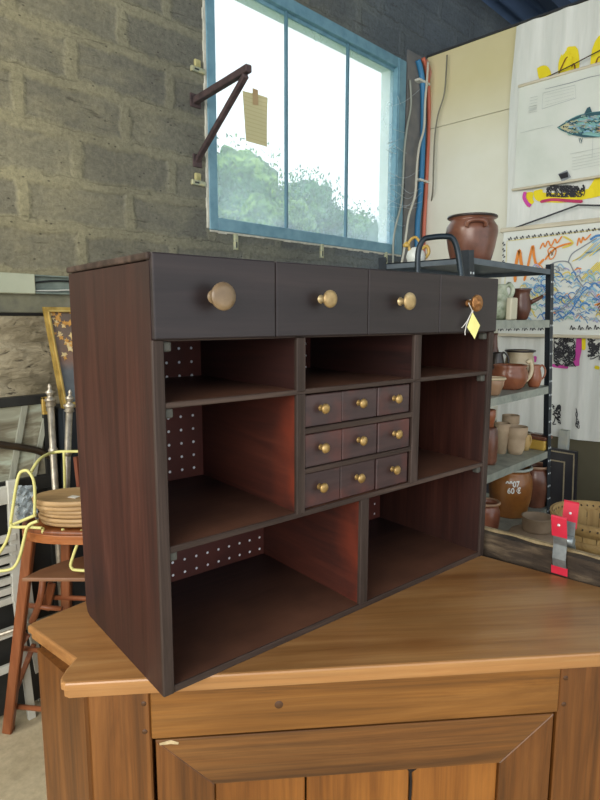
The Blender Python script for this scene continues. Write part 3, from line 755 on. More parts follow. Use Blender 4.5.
pot('stoneware_crock', 'reddish brown crock half hidden by the cabinet left of the priced crock', 'crock', 486, 1.1, Z, 27, 37, CROCK2, glaze('red_brown_glaze', ['#71412f', '#8c5a45']), rim=g_buff, t=.007)
pot('stoneware_crock', 'dark rimmed crock at the back behind the priced crock', 'crock', 505, 1.28, Z, 27, 50, CROCK2, g_brown, rim=g_in, t=.007)

# ---- black tube hoop behind the cabinet (a sack truck)
st = M('black_tube_steel', ['#1b242b', '#2c3840'], 15, rough=.35, metal=.5)
F = 1.95
a, b_, c_, d_ = atF(417.5, 275, F), atF(418.5, 246, F), atF(456.5, 243, F), atF(461, 275, F)
hp = cw(0, F, 0)
t = thing('sack_truck', 'black bent steel tube hoop rising behind the dark cabinet beside the brown crock', 'trolley', Vector((a.x + d_.x, a.y + d_.y, 0)) / 2)
base_a, base_d = Vector((a.x, a.y, .02)), Vector((d_.x, d_.y, .02))
top = [a, a.lerp(b_, .8), b_ + (c_ - b_) * .12 + UP * .018, b_.lerp(c_, .3) + UP * .024, c_.lerp(b_, .3) + UP * .024, c_ + (b_ - c_) * .1 + UP * .014, d_.lerp(c_, .75), d_]
MB().tube([base_a] + smooth_path(top, 6) + [base_d], .0095, 10).build('tube_frame', st, t, world=True)
MB().tube([base_a + UP * .5, base_d + UP * .5], .008, 8).build('cross_bar', st, t, world=True)
n_ = (FW * -1); MB().bar((base_a + base_d) / 2 - UP * .015, (base_a + base_d) / 2 + n_ * -.12 - UP * .015, (base_d - base_a).length, .005).build('toe_plate', st, t, world=True)

# ================================================================== WALL FITTINGS
rust = M('rusty_steel', ['#2f2729', '#473a3b', '#584745'], 25, rough=.8, metal=.2)
r1 = on(195, 101, 'y', YW); r2 = on(197, 161, 'y', YW); tp = on(249, 68, 'z', r1.z)
t = thing('wall_bracket', 'rusty triangular steel wall bracket projecting left of the window', 'bracket', (r1.x, YW, r2.z))
MB().bar(r1, tp, .03, .03, bev=.003).build('arm', rust, t, world=True)
MB().bar(r2, r1.lerp(tp, .95) - UP * .02, .026, .022, bev=.003).build('brace', rust, t, world=True)
MB().box(r1.x - .03, r1.x + .03, YW - .008, YW + .004, r1.z - .03, r1.z + .03, .002).build('plate', rust, t, world=True)
MB().box(r2.x - .025, r2.x + .025, YW - .008, YW + .004, r2.z - .03, r2.z + .03, .002).build('plate', rust, t, world=True)
# paper note taped to the pane
pm, nt, b = newmat('tan_note_paper'); b.inputs['Base Color'].default_value = lin('#cfc29a'); b.inputs['Roughness'].default_value = .9
sx = nt.nodes.new('ShaderNodeTexWave'); sx.bands_direction = 'Z'; sx.inputs['Scale'].default_value = 16; sx.inputs['Distortion'].default_value = .6
L(nt, coords(nt), sx.inputs['Vector']); L(nt, ramp(nt, sx.outputs['Fac'], [(.0, '#b9aa80'), (.12, '#d2c69e')]), b.inputs['Base Color'])
tl = nt.nodes.new('ShaderNodeBsdfTranslucent'); tl.inputs[0].default_value = lin('#b5a67c'); ms = nt.nodes.new('ShaderNodeMixShader'); ms.inputs[0].default_value = .45
L(nt, b.outputs[0], ms.inputs[1]); L(nt, tl.outputs[0], ms.inputs[2]); L(nt, ms.outputs[0], nt.nodes['Material Output'].inputs[0])
yp = YW + .014
c4 = [on(*p, 'y', yp) for p in ((242, 91), (266.5, 97), (266.5, 147), (245.5, 141))]
t = thing('paper_note', 'tan lined paper note taped to the left window pane', 'note', (c4[3].x, yp, c4[2].z))
mb = MB(); n = 8; vs = []
for j in range(n + 1):
    for i in range(n + 1):
        p = c4[0].lerp(c4[1], i / n).lerp(c4[3].lerp(c4[2], i / n), j / n); cur = .02 * max(0, i / n - .75) * 4 * max(0, 1 - j / n * 1.5) ** 2
        vs.append(p + Vector((-cur * .4, -.004 - cur * .7, -cur * .5)))
mb.add(vs, [(j * (n + 1) + i, j * (n + 1) + i + 1, (j + 1) * (n + 1) + i + 1, (j + 1) * (n + 1) + i) for j in range(n) for i in range(n)], True)
mb.build('sheet', pm, t, world=True)
tape = [on(*p, 'y', yp - .008) for p in ((252.5, 88), (258, 90), (258.5, 105.5), (252.8, 104.5))]
MB().poly(tape).build('tape', M('brown_tape', ['#a98f68', '#b69c74'], 30, rough=.4), t, world=True)
# fixing lugs of the window frame
lugm = M('lug_steel', ['#7f8a7c', '#a5a98f', '#b9b284'], 60, rough=.5, metal=.3)
for k, (u, v, vert, lab) in enumerate(((195.5, 70, 0, 'upper metal fixing lug left of the window frame'), (196, 183, 0, 'lower metal fixing lug left of the window frame'),
        (235, 243, 1, 'leftmost metal fixing lug below the window frame'), (321, 252, 1, 'middle metal fixing lug below the window frame'), (385, 259, 1, 'rightmost metal fixing lug below the window frame'))):
    p = on(u, v, 'y', YW)
    mb = MB()
    if vert: mb.box(p.x - .012, p.x + .012, YW - .014, YW + .002, p.z - .035, p.z + .045, .002).mat(1).box(p.x - .004, p.x + .004, YW - .0155, YW - .013, p.z - .025, p.z + .005, .001)
    else: mb.box(p.x - .03, p.x + .05, YW - .014, YW + .002, p.z - .012, p.z + .012, .002).mat(2).box(p.x - .012, p.x + .022, YW - .016, YW, p.z + .012, p.z + .045, .004).mat(1).box(p.x - .015, p.x + .01, YW - .0155, YW - .013, p.z - .004, p.z + .004, .001)
    tag(mb.build('fixing_lug', [lugm, M('lug_slot', '#2a2d2a'), M('dab_mortar', ['#8f8b5f', '#b4ad7c'], 40, rough=.9, bmp=.4)]), lab, 'bracket', 'window fixing lugs')

# cable trunking on the left wall
t = thing('mounted_cable_trunking', 'pale grey green cable trunking with an open section on the left wall ledge', 'trunking', (.6, YW - .03, 1.63))
tk = M('pale_green_plastic', ['#9aa08a', '#aeb29a'], 5, rough=.5); yt = YW - .03
MB().box(-1.2, .913, yt - .034, yt, 1.628, 1.704, .003).build('cover', tk, t, world=True)
MB().box(.914, 1.75, yt - .006, yt, 1.636, 1.70).box(.914, 1.75, yt - .03, yt, 1.630, 1.636).box(.914, 1.75, yt - .03, yt, 1.697, 1.702).build('channel', M('grey_channel', ['#5f6b64', '#79857a'], 20, rough=.5), t, world=True)
MB().tube(smooth_path([(.915, yt - .018, 1.672), (.99, yt - .02, 1.682), (1.1, yt - .018, 1.684), (1.4, yt - .018, 1.69), (1.74, yt - .018, 1.675)], 5), .0035, 6).build('cable', M('black_cable', '#161819', rough=.5), t, world=True)
MB().tube(smooth_path([(.915, yt - .02, 1.641), (1.0, yt - .022, 1.644), (1.1, yt - .022, 1.648), (1.74, yt - .02, 1.65)], 5), .0035, 6).build('cable', M('white_cable', '#b9bab0', rough=.5), t, world=True)

# cables running down the corner
xc = XP - .03
cab_d = [
 ('conduit', 'bright blue conduit running down the corner right of the window', [(418, 60), (421.5, 75), (423, 95), (423, 130), (422, 165), (420, 200), (417.5, 225), (417, 262)], .019, '#2f75a0', 0),
 ('conduit', 'left one of the two orange red conduits in the corner', [(423, 58), (427, 72), (428.6, 95), (429, 130), (427.3, 160), (426, 190), (424, 225), (423, 262)], .014, '#c46a52', .002),
 ('conduit', 'right one of the two orange red conduits in the corner', [(426, 60), (430.5, 75), (431, 95), (431.5, 130), (430, 160), (428.5, 190), (427, 225), (426.5, 262)], .012, '#b9806c', .006),
 ('cable', 'white cable hanging loosely across the blue conduit', [(428, 62), (427, 80), (425.2, 100), (424, 128), (419.5, 145), (417, 165), (415, 195), (409, 215), (406, 235), (404, 250), (401, 266)], .008, '#b9b7a8', -.05),
 ('cable', 'thin dark cable hanging against the cream partition', [(447, 55), (446, 75), (444, 95), (438, 115), (435, 135), (433.5, 165), (432.8, 190), (430, 210), (427.5, 225), (426, 262)], .005, '#6f6d5e', -.01),
 ('cable', 'grey cable drooping down the right edge of the window', [(410, 80), (411, 105), (407, 128), (404.5, 150), (403, 180), (401, 205), (396, 225), (393.5, 240), (393, 258)], .007, '#8d9288', -.28),
]
for nme, lab, pts, r, col, dx_ in cab_d:
    P3 = [on(u, v, 'x', XP - .028 + dx_) if u > 430 and dx_ <= -.005 and dx_ > -.02 else on(u, v, 'y', YW - .028 + (dx_ if dx_ > -.2 else 0) * .5) for u, v in pts]
    P3.append(Vector((P3[-1].x, P3[-1].y, .01)))
    o = MB().tube(smooth_path(P3[:-1], 5) + [P3[-1]], r, 10).build(nme, M('sheath_' + col[1:], [col, col], 5, rough=.5))
    tag(o, lab, nme, 'cables in the corner')
for vv, lab in ((82, 'upper'), (181, 'lower')):
    p = on(425, vv, 'y', YW - .045)
    o = MB().box(p.x - .075, p.x + .062, p.y - .004, p.y + .045, p.z - .008, p.z + .008, .002).build('cable_clip', M('white_clip', '#c9c9bf', rough=.5))
    tag(o, lab + ' white clip holding the conduits in the corner', 'clip', 'cable clips')
# dark filler strip of exposed wall in the corner
struct('trim_5', MB().box(WX1 + .02, XP, YW - .012, YW, 1.4, 3.3), M('dusky_render', ['#5f6264', '#7d7a75'], 8, rough=.95))
# cobwebs
mb = MB(); rnd = random.Random(3)
for k in range(26):
    v0 = rnd.uniform(100, 235); a = on(rnd.uniform(385, 400), v0 + rnd.uniform(-12, 12), 'y', YW - .04); c_ = on(rnd.uniform(405, 422), v0 + rnd.uniform(-25, 15), 'x', XP - .1)
    md = a.lerp(c_, .5) - UP * rnd.uniform(.01, .05)
    mb.tube(smooth_path([a, md, c_], 4), .0012, 4)
o = mb.build('cobweb', M('web', '#b9c4c9', rough=1)); o['kind'] = 'stuff'; tag(o, 'dusty cobwebs across the corner beside the window', 'cobweb')

# ================================================================== SHEETS AND POSTERS on the partition
NX = (-1, 0, 0)
def wave(y, z): return .006 * math.sin(y * 31 + .8 * math.sin(z * 2)) * (.35 + .65 * min(1, abs(z - 1.2))) + .003 * math.sin(y * 67 + z * 1.5) + .012
YL = 1.765                                              # left edge of the sheet
cloth = M('white_sheet', ['#cdd0c8', '#dedfd8'], 3, (1, 7, .7), rough=.9, bmp=.22, bdist=.02)
paint = {k: M('paint_' + k, [c_, c_], 5, rough=.8) for k, c_ in dict(yellow='#e3cf1f', magenta='#c2479b', black='#2c2c30', brown='#7a4a1c', red='#b83a62', blue='#4a82b8', sky='#8db7d0', orange='#e08a3c', grey='#8a8f92', lilac='#a7a3c8', green='#8fb5a5', teal='#2f5f70', straw='#dcc85a', fade='#aab0ac', fish='#7fb0ac', fishd='#31565f', sand='#b9b48c').items()}
order = list(paint); PM = [cloth] + [paint[k] for k in order]; MI = {k: i + 1 for i, k in enumerate(order)}
sheet = thing('hanging_sheet', 'white cloth sheet with yellow and magenta paint hung over the partition behind the posters', 'cloth', (XP - .02, 1.0, .82))
mb = MB(); n1, n2 = 120, 60; vs = []
for j in range(n2 + 1):
    for i in range(n1 + 1):
        z = .83 + (3.315 - .83) * j / n2; y = YL + .012 * math.sin(z * 5) - (YL + .9) * i / n1
        zz = z - .03 * (1 - j / n2) * math.sin(i / n1 * 9)
        vs.append((XP - .004 - wave(y, zz) - .008, y, zz))
mb.add(vs, [(j * (n1 + 1) + i, j * (n1 + 1) + i + 1, (j + 1) * (n1 + 1) + i + 1, (j + 1) * (n1 + 1) + i) for j in range(n2) for i in range(n1)], True)
def sw(u, v, d=.006):
    p = on(u, v, 'x', XP - .02); return Vector((XP - .012 - wave(p.y, p.z) - d, p.y, p.z))
def sstroke(col, pts, w, d=.006): mb.mat(MI[col]).ribbon([sw(p[0], p[1], d) for p in [(q.x, q.y) for q in smooth_path([(a, c_, 0) for a, c_ in pts], 6)]], w, NX)
# upper paint marks
sstroke('yellow', [(538, 74), (543, 72), (546, 78), (544, 86)], .07)
sstroke('yellow', [(566, 82), (566, 62), (571, 53), (573, 66), (571, 80)], .075)
sstroke('yellow', [(598, 70), (600, 50), (606, 40), (612, 60)], .075)
sstroke('brown', [(559, 78), (563, 68), (568, 58), (569, 66), (569, 73), (574, 64), (576, 72)], .008, .009)
sstroke('brown', [(596, 68), (600, 58), (604, 64)], .008, .009)
# between the posters
sstroke('yellow', [(530, 192), (529, 200), (531, 205)], .05)
sstroke('yellow', [(539, 190), (541, 197), (560, 198), (580, 196), (605, 190)], .055)
sstroke('yellow', [(592, 184), (604, 190)], .09)
sstroke('magenta', [(526, 192), (525, 198), (528, 204), (531, 206)], .022, .008)
sstroke('red', [(541, 202), (555, 200), (570, 201), (584, 202)], .018, .008)
rnd = random.Random(5)
def scribble(u0, u1, v0, v1, n, col='black', w=.006):
    for k in range(n):
        a = (rnd.uniform(u0, u1), rnd.uniform(v0, v1)); pts = [a]
        for q in range(5): pts.append((min(u1, max(u0, pts[-1][0] + rnd.uniform(-4, 4))), min(v1, max(v0, pts[-1][1] + rnd.uniform(-4, 4)))))
        sstroke(col, pts, w, .010)
scribble(548, 586, 186, 197, 60, w=.005)
scribble(555, 576, 337, 366, 80, w=.005); scribble(589, 600, 337, 360, 24)
sstroke('magenta', [(580, 338), (579, 350), (577, 360), (577, 366)], .035); sstroke('yellow', [(584.5, 336), (584.5, 350)], .022)
sstroke('magenta', [(553, 365), (560, 366.5), (569, 367)], .02); sstroke('magenta', [(536, 356), (535, 362)], .02); sstroke('yellow', [(595, 367), (600, 368)], .02)
scribble(553.5, 561, 404, 424, 12); sstroke('black', [(577, 408), (578.5, 414), (577.5, 420), (579, 428)], .005, .01); scribble(577, 580, 410, 428, 3, w=.004)
mb.mat(0)
mb.build('cloth', PM, sheet, world=True, recalc=False)

# fish chart
XC = XP - .052
def cp(u, v, d=0): return on(u, v, 'x', XC - d)
tl_, bl_ = cp(521, 86.5), cp(512, 190)
y_l = (tl_.y + bl_.y) / 2; z_t = tl_.z; z_b = bl_.z; y_r = -.25
chart = thing('fish_chart', 'faded chart with a large teal fish print hanging at top right', 'poster', (XC, (y_l + y_r) / 2, z_b))
paper = M('chart_paper', ['#c3c9bd', '#cfd3c8', '#d6d8cf'], 2.5, rough=.85)
mb = MB(); n = 24; vs = []
for j in range(n + 1):
    for i in range(n + 1): 
        y = y_l + (y_r - y_l) * i / n; z = z_t + (z_b - z_t) * j / n
        vs.append((XC + .004 * math.sin(y * 9 + z * 4), y, z))
mb.add(vs, [(j * (n + 1) + i, j * (n + 1) + i + 1, (j + 1) * (n + 1) + i + 1, (j + 1) * (n + 1) + i) for j in range(n) for i in range(n)], True)
def cstroke(col, pts, w, d=.007): mb.mat(MI[col]).ribbon([cp(q.x, q.y, d) for q in smooth_path([(a, c_, 0) for a, c_ in pts], 4)], w, NX)
def cline(col, pts, w=.003, d=.006): mb.mat(MI[col]).ribbon([cp(a, c_, d) for a, c_ in pts], w, NX)
def cpoly(col, pts, d): mb.mat(MI[col]).poly([cp(a, c_, d) for a, c_ in pts])
# faint printed boxes and lines
cline('fade', [(543, 93), (575, 85), (576, 98), (542, 109), (543, 93)]); cline('grey', [(545, 89), (570, 83), (590, 77), (600, 75)], .004)
for k in range(5): cline('fade', [(530 - k * .3, 98 + k * 3), (538 - k * .3, 96 + k * 3)], .003)
for k in range(4): cline('fade', [(528.5, 107 + k * 2), (537, 105 + k * 2)], .003)
for k in range(4): cline('fade', [(545, 95 + k * 3.4), (574, 88 + k * 3.2)], .002)
cline('fade', [(520, 133), (553, 125)], .003); cline('fade', [(593, 136), (592, 158)], .003); cline('fade', [(570, 154), (600, 148)], .003)
for k in range(5): cline('fade', [(572, 158 + k * 3), (600, 152.5 + k * 3)], .0025)
# fish
fish = [(557, 127.5), (562, 124), (570, 119), (577, 115.5), (584, 113.5), (592, 112), (601, 111), (615, 110), (640, 111), (660, 115), (662, 125), (645, 130), (625, 134), (608, 136), (595, 137), (585, 137), (575, 135.5), (567, 133), (561, 130.5)]
cpoly('fish', fish, .010)
cpoly('fishd', [(557, 127.5), (564, 123), (572, 118.5), (580, 115), (592, 112.3), (612, 110), (645, 112), (640, 114.5), (610, 113.6), (592, 116), (580, 118), (570, 122), (562, 127)], .012)
cpoly('fishd', [(584, 114), (587, 108), (590, 106.5), (592, 112)], .012)
cpoly('sand', [(560, 127), (567, 123), (575, 121), (576, 128), (571, 133), (563, 130)], .013)
cpoly('orange', [(596, 127), (601, 122), (606, 125), (603, 131), (597, 131)], .013)
cpoly('fishd', [(557, 127.6), (563, 131), (572, 135), (584, 137.3), (600, 137), (590, 135.6), (575, 133.5), (565, 130)], .0135)
rnd = random.Random(11)
for k in range(260):
    u = rnd.uniform(564, 640); v = rnd.uniform(116 if u > 580 else 121, 134)
    cstroke(rnd.choice(['fishd', 'green', 'sky', 'fade', 'teal', 'sand']), [(u, v), (u + rnd.uniform(1, 4), v + rnd.uniform(-2, 2)), (u + rnd.uniform(3, 6), v + rnd.uniform(-1.5, 1.5))], rnd.uniform(.003, .007), .015)
cline('black', [(563, 126), (564, 127), (563.4, 128)], .008, .016)
for a in ([(579, 138), (580, 143)], [(580, 138), (582, 142)], [(582.5, 137.5), (581, 143.5)]): cline('fishd', a, .005)
# small emblem at the bottom
cpoly('grey', [(558, 174), (567, 170), (571, 177), (562, 182)], .008)
for k in range(9): cstroke('black', [(559 + k, 174 - .3 * k), (561.5 + k * .8, 179 - .2 * k)], .006, .010)
mb.mat(0); mb.build('paper', [paper] + PM[1:], chart, world=True, recalc=False)
rail = wood('pale_batten', '#c4b99c', '#d2c8ae', '#ded5be', 'Y', 1, .6)
MB().box(XC - .010, XC + .006, y_r, y_l + .005, z_t - .004, z_t + .011, .003).build('top_batten', rail, chart, world=True)
MB().box(XC - .010, XC + .006, y_r, y_l + .012, z_b - .008, z_b + .006, .003).build('bottom_batten', rail, chart, world=True)
MB().tube([cp(541, 80, -.0), cp(570, 66, .01), cp(612, 44, .01), (XC, y_r + .1, z_t + .02)], .0032, 6).build('hanging_cord', M('brown_cord', '#4a3a2a', rough=.9), chart, world=True)

# wave drawing
XD = XP - .058
def dp(u, v, d=0): return on(u, v, 'x', XD - d)
tl_, bl_ = dp(503.5, 233), dp(500, 335)
y_l = tl_.y; z_t = dp(550, 226.5).z; z_b = dp(550, 335.5).z
draw = thing('wave_drawing', 'coloured crayon drawing of blue waves with orange scribble hanging below the fish chart', 'poster', (XD, (y_l + y_r) / 2, z_b))
mb = MB(); mb.add([(XD + .002, y_l, z_t), (XD + .002, y_r, z_t), (XD + .002, y_r, z_b), (XD + .002, y_l, z_b)], [(0, 1, 2, 3)])
def ds(col, pts, w, d=.004): mb.mat(MI[col]).ribbon([dp(q.x, q.y, d) for q in smooth_path([(a, c_, 0) for a, c_ in pts], 4)], w * .72, NX)
rnd = random.Random(21)
for k in range(17):                                   # squiggle border along the top and left
    u = 508 + k * 6; v = 238.5 - .11 * (u - 505); ds('black', [(u, v), (u + 1.2, v + 2), (u + 2.6, v - 1), (u + 3.6, v + 1.6)], .007)
for k in range(5):
    v = 242 + k * 6; ds('black', [(504, v), (502.5, v + 1.5), (505, v + 2.6), (503, v + 4)], .007)
ds('straw', [(507, 241), (560, 234.5), (600, 229)], .004); ds('straw', [(507, 241), (506, 262), (504, 300)], .004)
# orange letters
ds('orange', [(515, 282), (515.5, 268), (518, 254), (519.5, 251), (521, 262), (523, 272)], .028)
ds('orange', [(524, 281), (527, 270), (531, 252), (533, 246), (534, 256), (537, 265), (544, 259)], .022)
ds('orange', [(540, 249), (543, 243), (545, 247), (548, 241), (551, 246), (555, 239), (557, 243), (562, 236)], .012)
ds('orange', [(545, 260), (550, 253), (556, 248), (563, 245), (572, 243)], .016); ds('straw', [(563, 236), (573, 243), (562, 248)], .016)
ds('orange', [(549, 255), (548, 250), (552, 247), (556, 250), (554, 257), (550, 259), (548.6, 254)], .010)
ds('orange', [(577, 246), (579, 238), (581, 243), (583, 237), (585, 240), (591, 234)], .012)
ds('brown', [(550, 251), (553, 255)], .006); ds('brown', [(554, 250), (551, 256)], .006)
# yellow rays and grey outline
for k in range(16): 
    u = 572 + k * 3.4; ds(rnd.choice(['straw', 'straw', 'fade', 'sky']), [(u, 262 - k * 1.6 + rnd.uniform(-3, 3)), (u + 9, 256 - k * 1.4), (u + 22, 243 - k)], rnd.uniform(.006, .010))
for k in range(12):
    u = 580 + k * 3; ds('straw', [(u, 280 - k), (u + 8, 272 - k), (u + 18, 262 - k)], rnd.uniform(.006, .010))
ds('grey', [(545, 268), (556, 262), (568, 262), (573, 270), (578, 280), (584, 288)], .010); ds('grey', [(568, 263), (572, 254), (584, 246), (597, 238)], .010)
ds('blue', [(590, 240), (596, 236), (603, 235)], .018); ds('sky', [(592, 243), (600, 238)], .014)
# waves: dense blue and lilac strokes
for k in range(420):
    u = rnd.uniform(512, 625); v = rnd.uniform(268 + max(0, (u - 570) * .25), 322)
    if u < 530 and v < 285: continue
    s = rnd.uniform(3, 9); col = rnd.choice(['blue', 'sky', 'sky', 'lilac', 'green', 'blue', 'straw', 'fade', 'grey', 'orange' if rnd.random() < .3 else 'sky'])
    ds(col, [(u, v), (u + s * .5, v - s * rnd.uniform(.2, .7)), (u + s, v - s * rnd.uniform(-.2, .5)), (u + s * 1.3, v + s * rnd.uniform(-.3, .4))], rnd.uniform(.005, .011), .004 + .000013 * k)
for (u, v, r_) in ((559, 296, 4), (566, 300, 4.5), (572, 296, 4), (556, 306, 4), (578, 304, 4), (538, 289, 4), (545, 283, 4)):
    ds('blue', [(u + r_ * math.cos(a), v + r_ * .9 * math.sin(a)) for a in [x * .7 for x in range(9)]], .008, .011)
ds('blue', [(556, 320), (568, 314), (576, 303), (583, 292), (592, 286)], .010, .012); ds('grey', [(552, 312), (564, 308), (574, 297), (581, 286)], .009, .0115)
for k in range(6): ds('brown', [(597 + k, 306 + k * 2.5), (603 + k, 300 + k * 2)], .010, .012)
# scrawled caption line along the foot
for u in range(498, 610, 8):
    if 548 < u < 570: continue
    v = 329 - .015 * (u - 500); ds('black', [(u, v + 2), (u + 1.5, v - 2.5), (u + 2.5, v + 2), (u + 4, v - .5), (u + 5.5, v + 1.5)], .007)
for k in range(7): ds(rnd.choice(['blue', 'straw', 'sky']), [(500 + k * 7, 320), (504 + k * 7, 322.5), (508 + k * 7, 320)], .012)
mb.mat(0); mb.build('paper', [M('drawing_paper', ['#d3d6cd', '#dde0d8'], 3, rough=.85)] + PM[1:], draw, world=True, recalc=False)
MB().box(XD - .010, XD + .006, y_r, y_l + .02, z_t - .006, z_t + .020, .003).build('top_batten', rail, draw, world=True)
MB().box(XD - .008, XD + .006, y_r, y_l, z_b - .012, z_b + .008, .003).build('bottom_batten', rail, draw, world=True)
MB().tube([dp(509, 230, .004), dp(545, 217, .012), dp(578, 205, .014), dp(600, 205.5, .014), (XD - .012, .1, z_t + .02)], .005, 6).build('hanging_cord', M('dark_cord', '#3f4043', rough=.9), draw, world=True)

# ================================================================== CLUTTER BELOW, RIGHT
# large dark framed board leaning on the partition
p_tr = on(577, 452, 'x', 3.52); 
yy1 = p_tr.y; yy0 = yy1 + .62; zt_ = p_tr.z
t = thing('framed_board', 'large dark framed board with thin gilt lines leaning behind the steel shelving', 'board', (3.3, (yy0 + yy1) / 2, 0))
def lb(y, z, d=0): k = z / zt_; return Vector((3.30 + .22 * k - d, y - .10 * (1 - k), z))
dk = M('navy_black_board', ['#15161d', '#23232c'], 4, rough=.35)
def lboard(y0, y1, z0, z1, d0, d1, nm, mt, par):
    q = [(y0, z0), (y1, z0), (y1, z1), (y0, z1)]
    m_ = MB(); m_.add([lb(y, z, d1) for y, z in q] + [lb(y, z, d0) for y, z in q], [(0, 1, 2, 3), (7, 6, 5, 4), (0, 4, 5, 1), (1, 5, 6, 2), (2, 6, 7, 3), (3, 7, 4, 0)])
    return m_.build(nm, mt, par, world=True)
lboard(yy0, yy1, 0, zt_, -.02, 0, 'panel', dk, t)
gilt = M('dull_gilt', ['#8b7f66', '#a89c80'], 20, rough=.4, metal=.3)
for off in (.012, .065):
    for (a, c_, z0, z1) in ((yy1 + off + .007, yy1 + off, 0.02, zt_ - off), (yy0 - off, yy1 + off, zt_ - off - .007, zt_ - off)):
        lboard(a, c_, z0, z1, 0, .004, 'gilt_line', gilt, t)
# pale post beside the board
o = MB().bar((3.62, on(563, 445, 'x', 3.6).y, 0), (3.62, on(563, 436, 'x', 3.6).y, .86), .05, .05).build('timber_post', M('pale_post', ['#8c9aa0', '#b7b3a0'], 10, rough=.8))
tag(o, 'short pale post behind the dark framed board', 'post')

# low table that carries the basket and dishes
bc = atF(606, 520, 2.28); TZ = .53
t = thing('low_table', 'rough wooden table behind the old plank carrying the basket', 'table', (2.62, .78, 0))
tw = wood('rough_table_wood', '#3a2d20', '#55432f', '#6a553d', 'X', 1, .8)
MB().box(2.16, 3.12, .56, 1.0, TZ - .03, TZ, .004).build('tabletop', tw, t, world=True)
for x in (2.2, 3.08):
    for y in (.6, .96): MB().box(x - .025, x + .025, y - .025, y + .025, 0, TZ - .03).build('leg', tw, t, world=True)
# round chip basket
bx, by = cw(311 / FPX * 2.3, 2.3, 0).xy
t = thing('chip_basket', 'round pale wooden chip basket on the table behind the red clamp', 'basket', (bx, by, TZ))
bw = wood('basket_chip', '#9c7c4a', '#b99a63', '#c9ad78', 'Z', .6, .7); bwx = wood('basket_band', '#8f7040', '#b0915a', '#c2a56e', 'X', .6, .7)
rb, rt_, hb_ = .155, .182, .205
mb = MB(); n = 22
for k in range(n):
    a0, a1 = 2 * math.pi * k / n, 2 * math.pi * (k + .93) / n
    q = []
    for zz, rr in ((.0, rb), (hb_, rt_)):
        for a in (a0, a1): q.append((rr * math.cos(a), rr * math.sin(a), zz))
    for zz, rr in ((.0, rb - .004), (hb_, rt_ - .004)):
        for a in (a0, a1): q.append((rr * math.cos(a), rr * math.sin(a), zz))
    mb.add(q, [(0, 1, 3, 2), (4, 6, 7, 5), (0, 2, 6, 4), (1, 5, 7, 3), (2, 3, 7, 6)])
mb.build('slats', bw, t)
MB().lathe([(0, 0), (rb, 0), (rb, .006), (0, .006)], 32).build('base', bw, t)
for z0, z1, off in ((hb_ - .045, hb_ + .004, .005), (.095, .135, .004)):
    ra = rb + (rt_ - rb) * z0 / hb_; rbb = rb + (rt_ - rb) * z1 / hb_
    MB().lathe([(ra, z0), (ra + off, z0), (rbb + off, z1), (rbb, z1), (ra, z0)], 40).build('band', bwx, t)
MB().lathe([(rt_ - .009, hb_ - .04), (rt_ - .005, hb_ - .04), (rt_ - .004, hb_ + .004), (rt_ - .009, hb_ + .004), (rt_ - .009, hb_ - .04)], 40).build('band', bwx, t)
mb = MB()
for k in range(44):
    a = 2 * math.pi * k / 44; rr = rt_ - .0098
    for r_ in (rr, rt_ + .0058): mb.box(-.003, .003, -.0008, .0008, -.004, .004, mtx=Matrix.Translation((r_ * math.cos(a), r_ * math.sin(a), hb_ - .014)) @ Matrix.Rotation(a + math.pi / 2, 4, 'Z') @ Matrix.Rotation(.5, 4, 'Y'))
mb.build('staples', M('staple_dark', '#3b2f20', rough=.5), t)
# earthenware dishes left of it
def dish(u, F, z, prof, mt, name, label, cat):
    p = cw((u - 300) / FPX * F, F, z)
    o = MB().lathe(prof, 30).build(name, mt, None, origin=False); o.location = p
    tag(o, label, cat, 'dishes on the low table'); return o
taupe = M('taupe_earthenware', ['#6b5b4a', '#84725d'], 12, rough=.7)
dish(546, 2.25, TZ, [(0, 0), (.075, 0), (.104, .05), (.107, .13), (.098, .148), (.055, .158), (0, .16)], taupe, 'lidded_dish', 'low round taupe dish carrying a smaller bowl behind the plank', 'dish')
dish(547, 2.25, TZ + .158, [(0, 0), (.052, 0), (.055, .01), (.057, .055), (.061, .06), (.053, .06), (.049, .02), (0, .012)], taupe, 'small_bowl', 'small taupe bowl stacked on the low round dish', 'bowl')
dish(584, 1.98, TZ, [(0, 0), (.05, 0), (.078, .045), (.085, .075), (.079, .076), (.045, .012), (0, .01)], M('olive_bowl', ['#6d6a52', '#8a8769'], 10, rough=.5), 'stoneware_bowl', 'olive stoneware bowl in front of the chip basket', 'bowl')

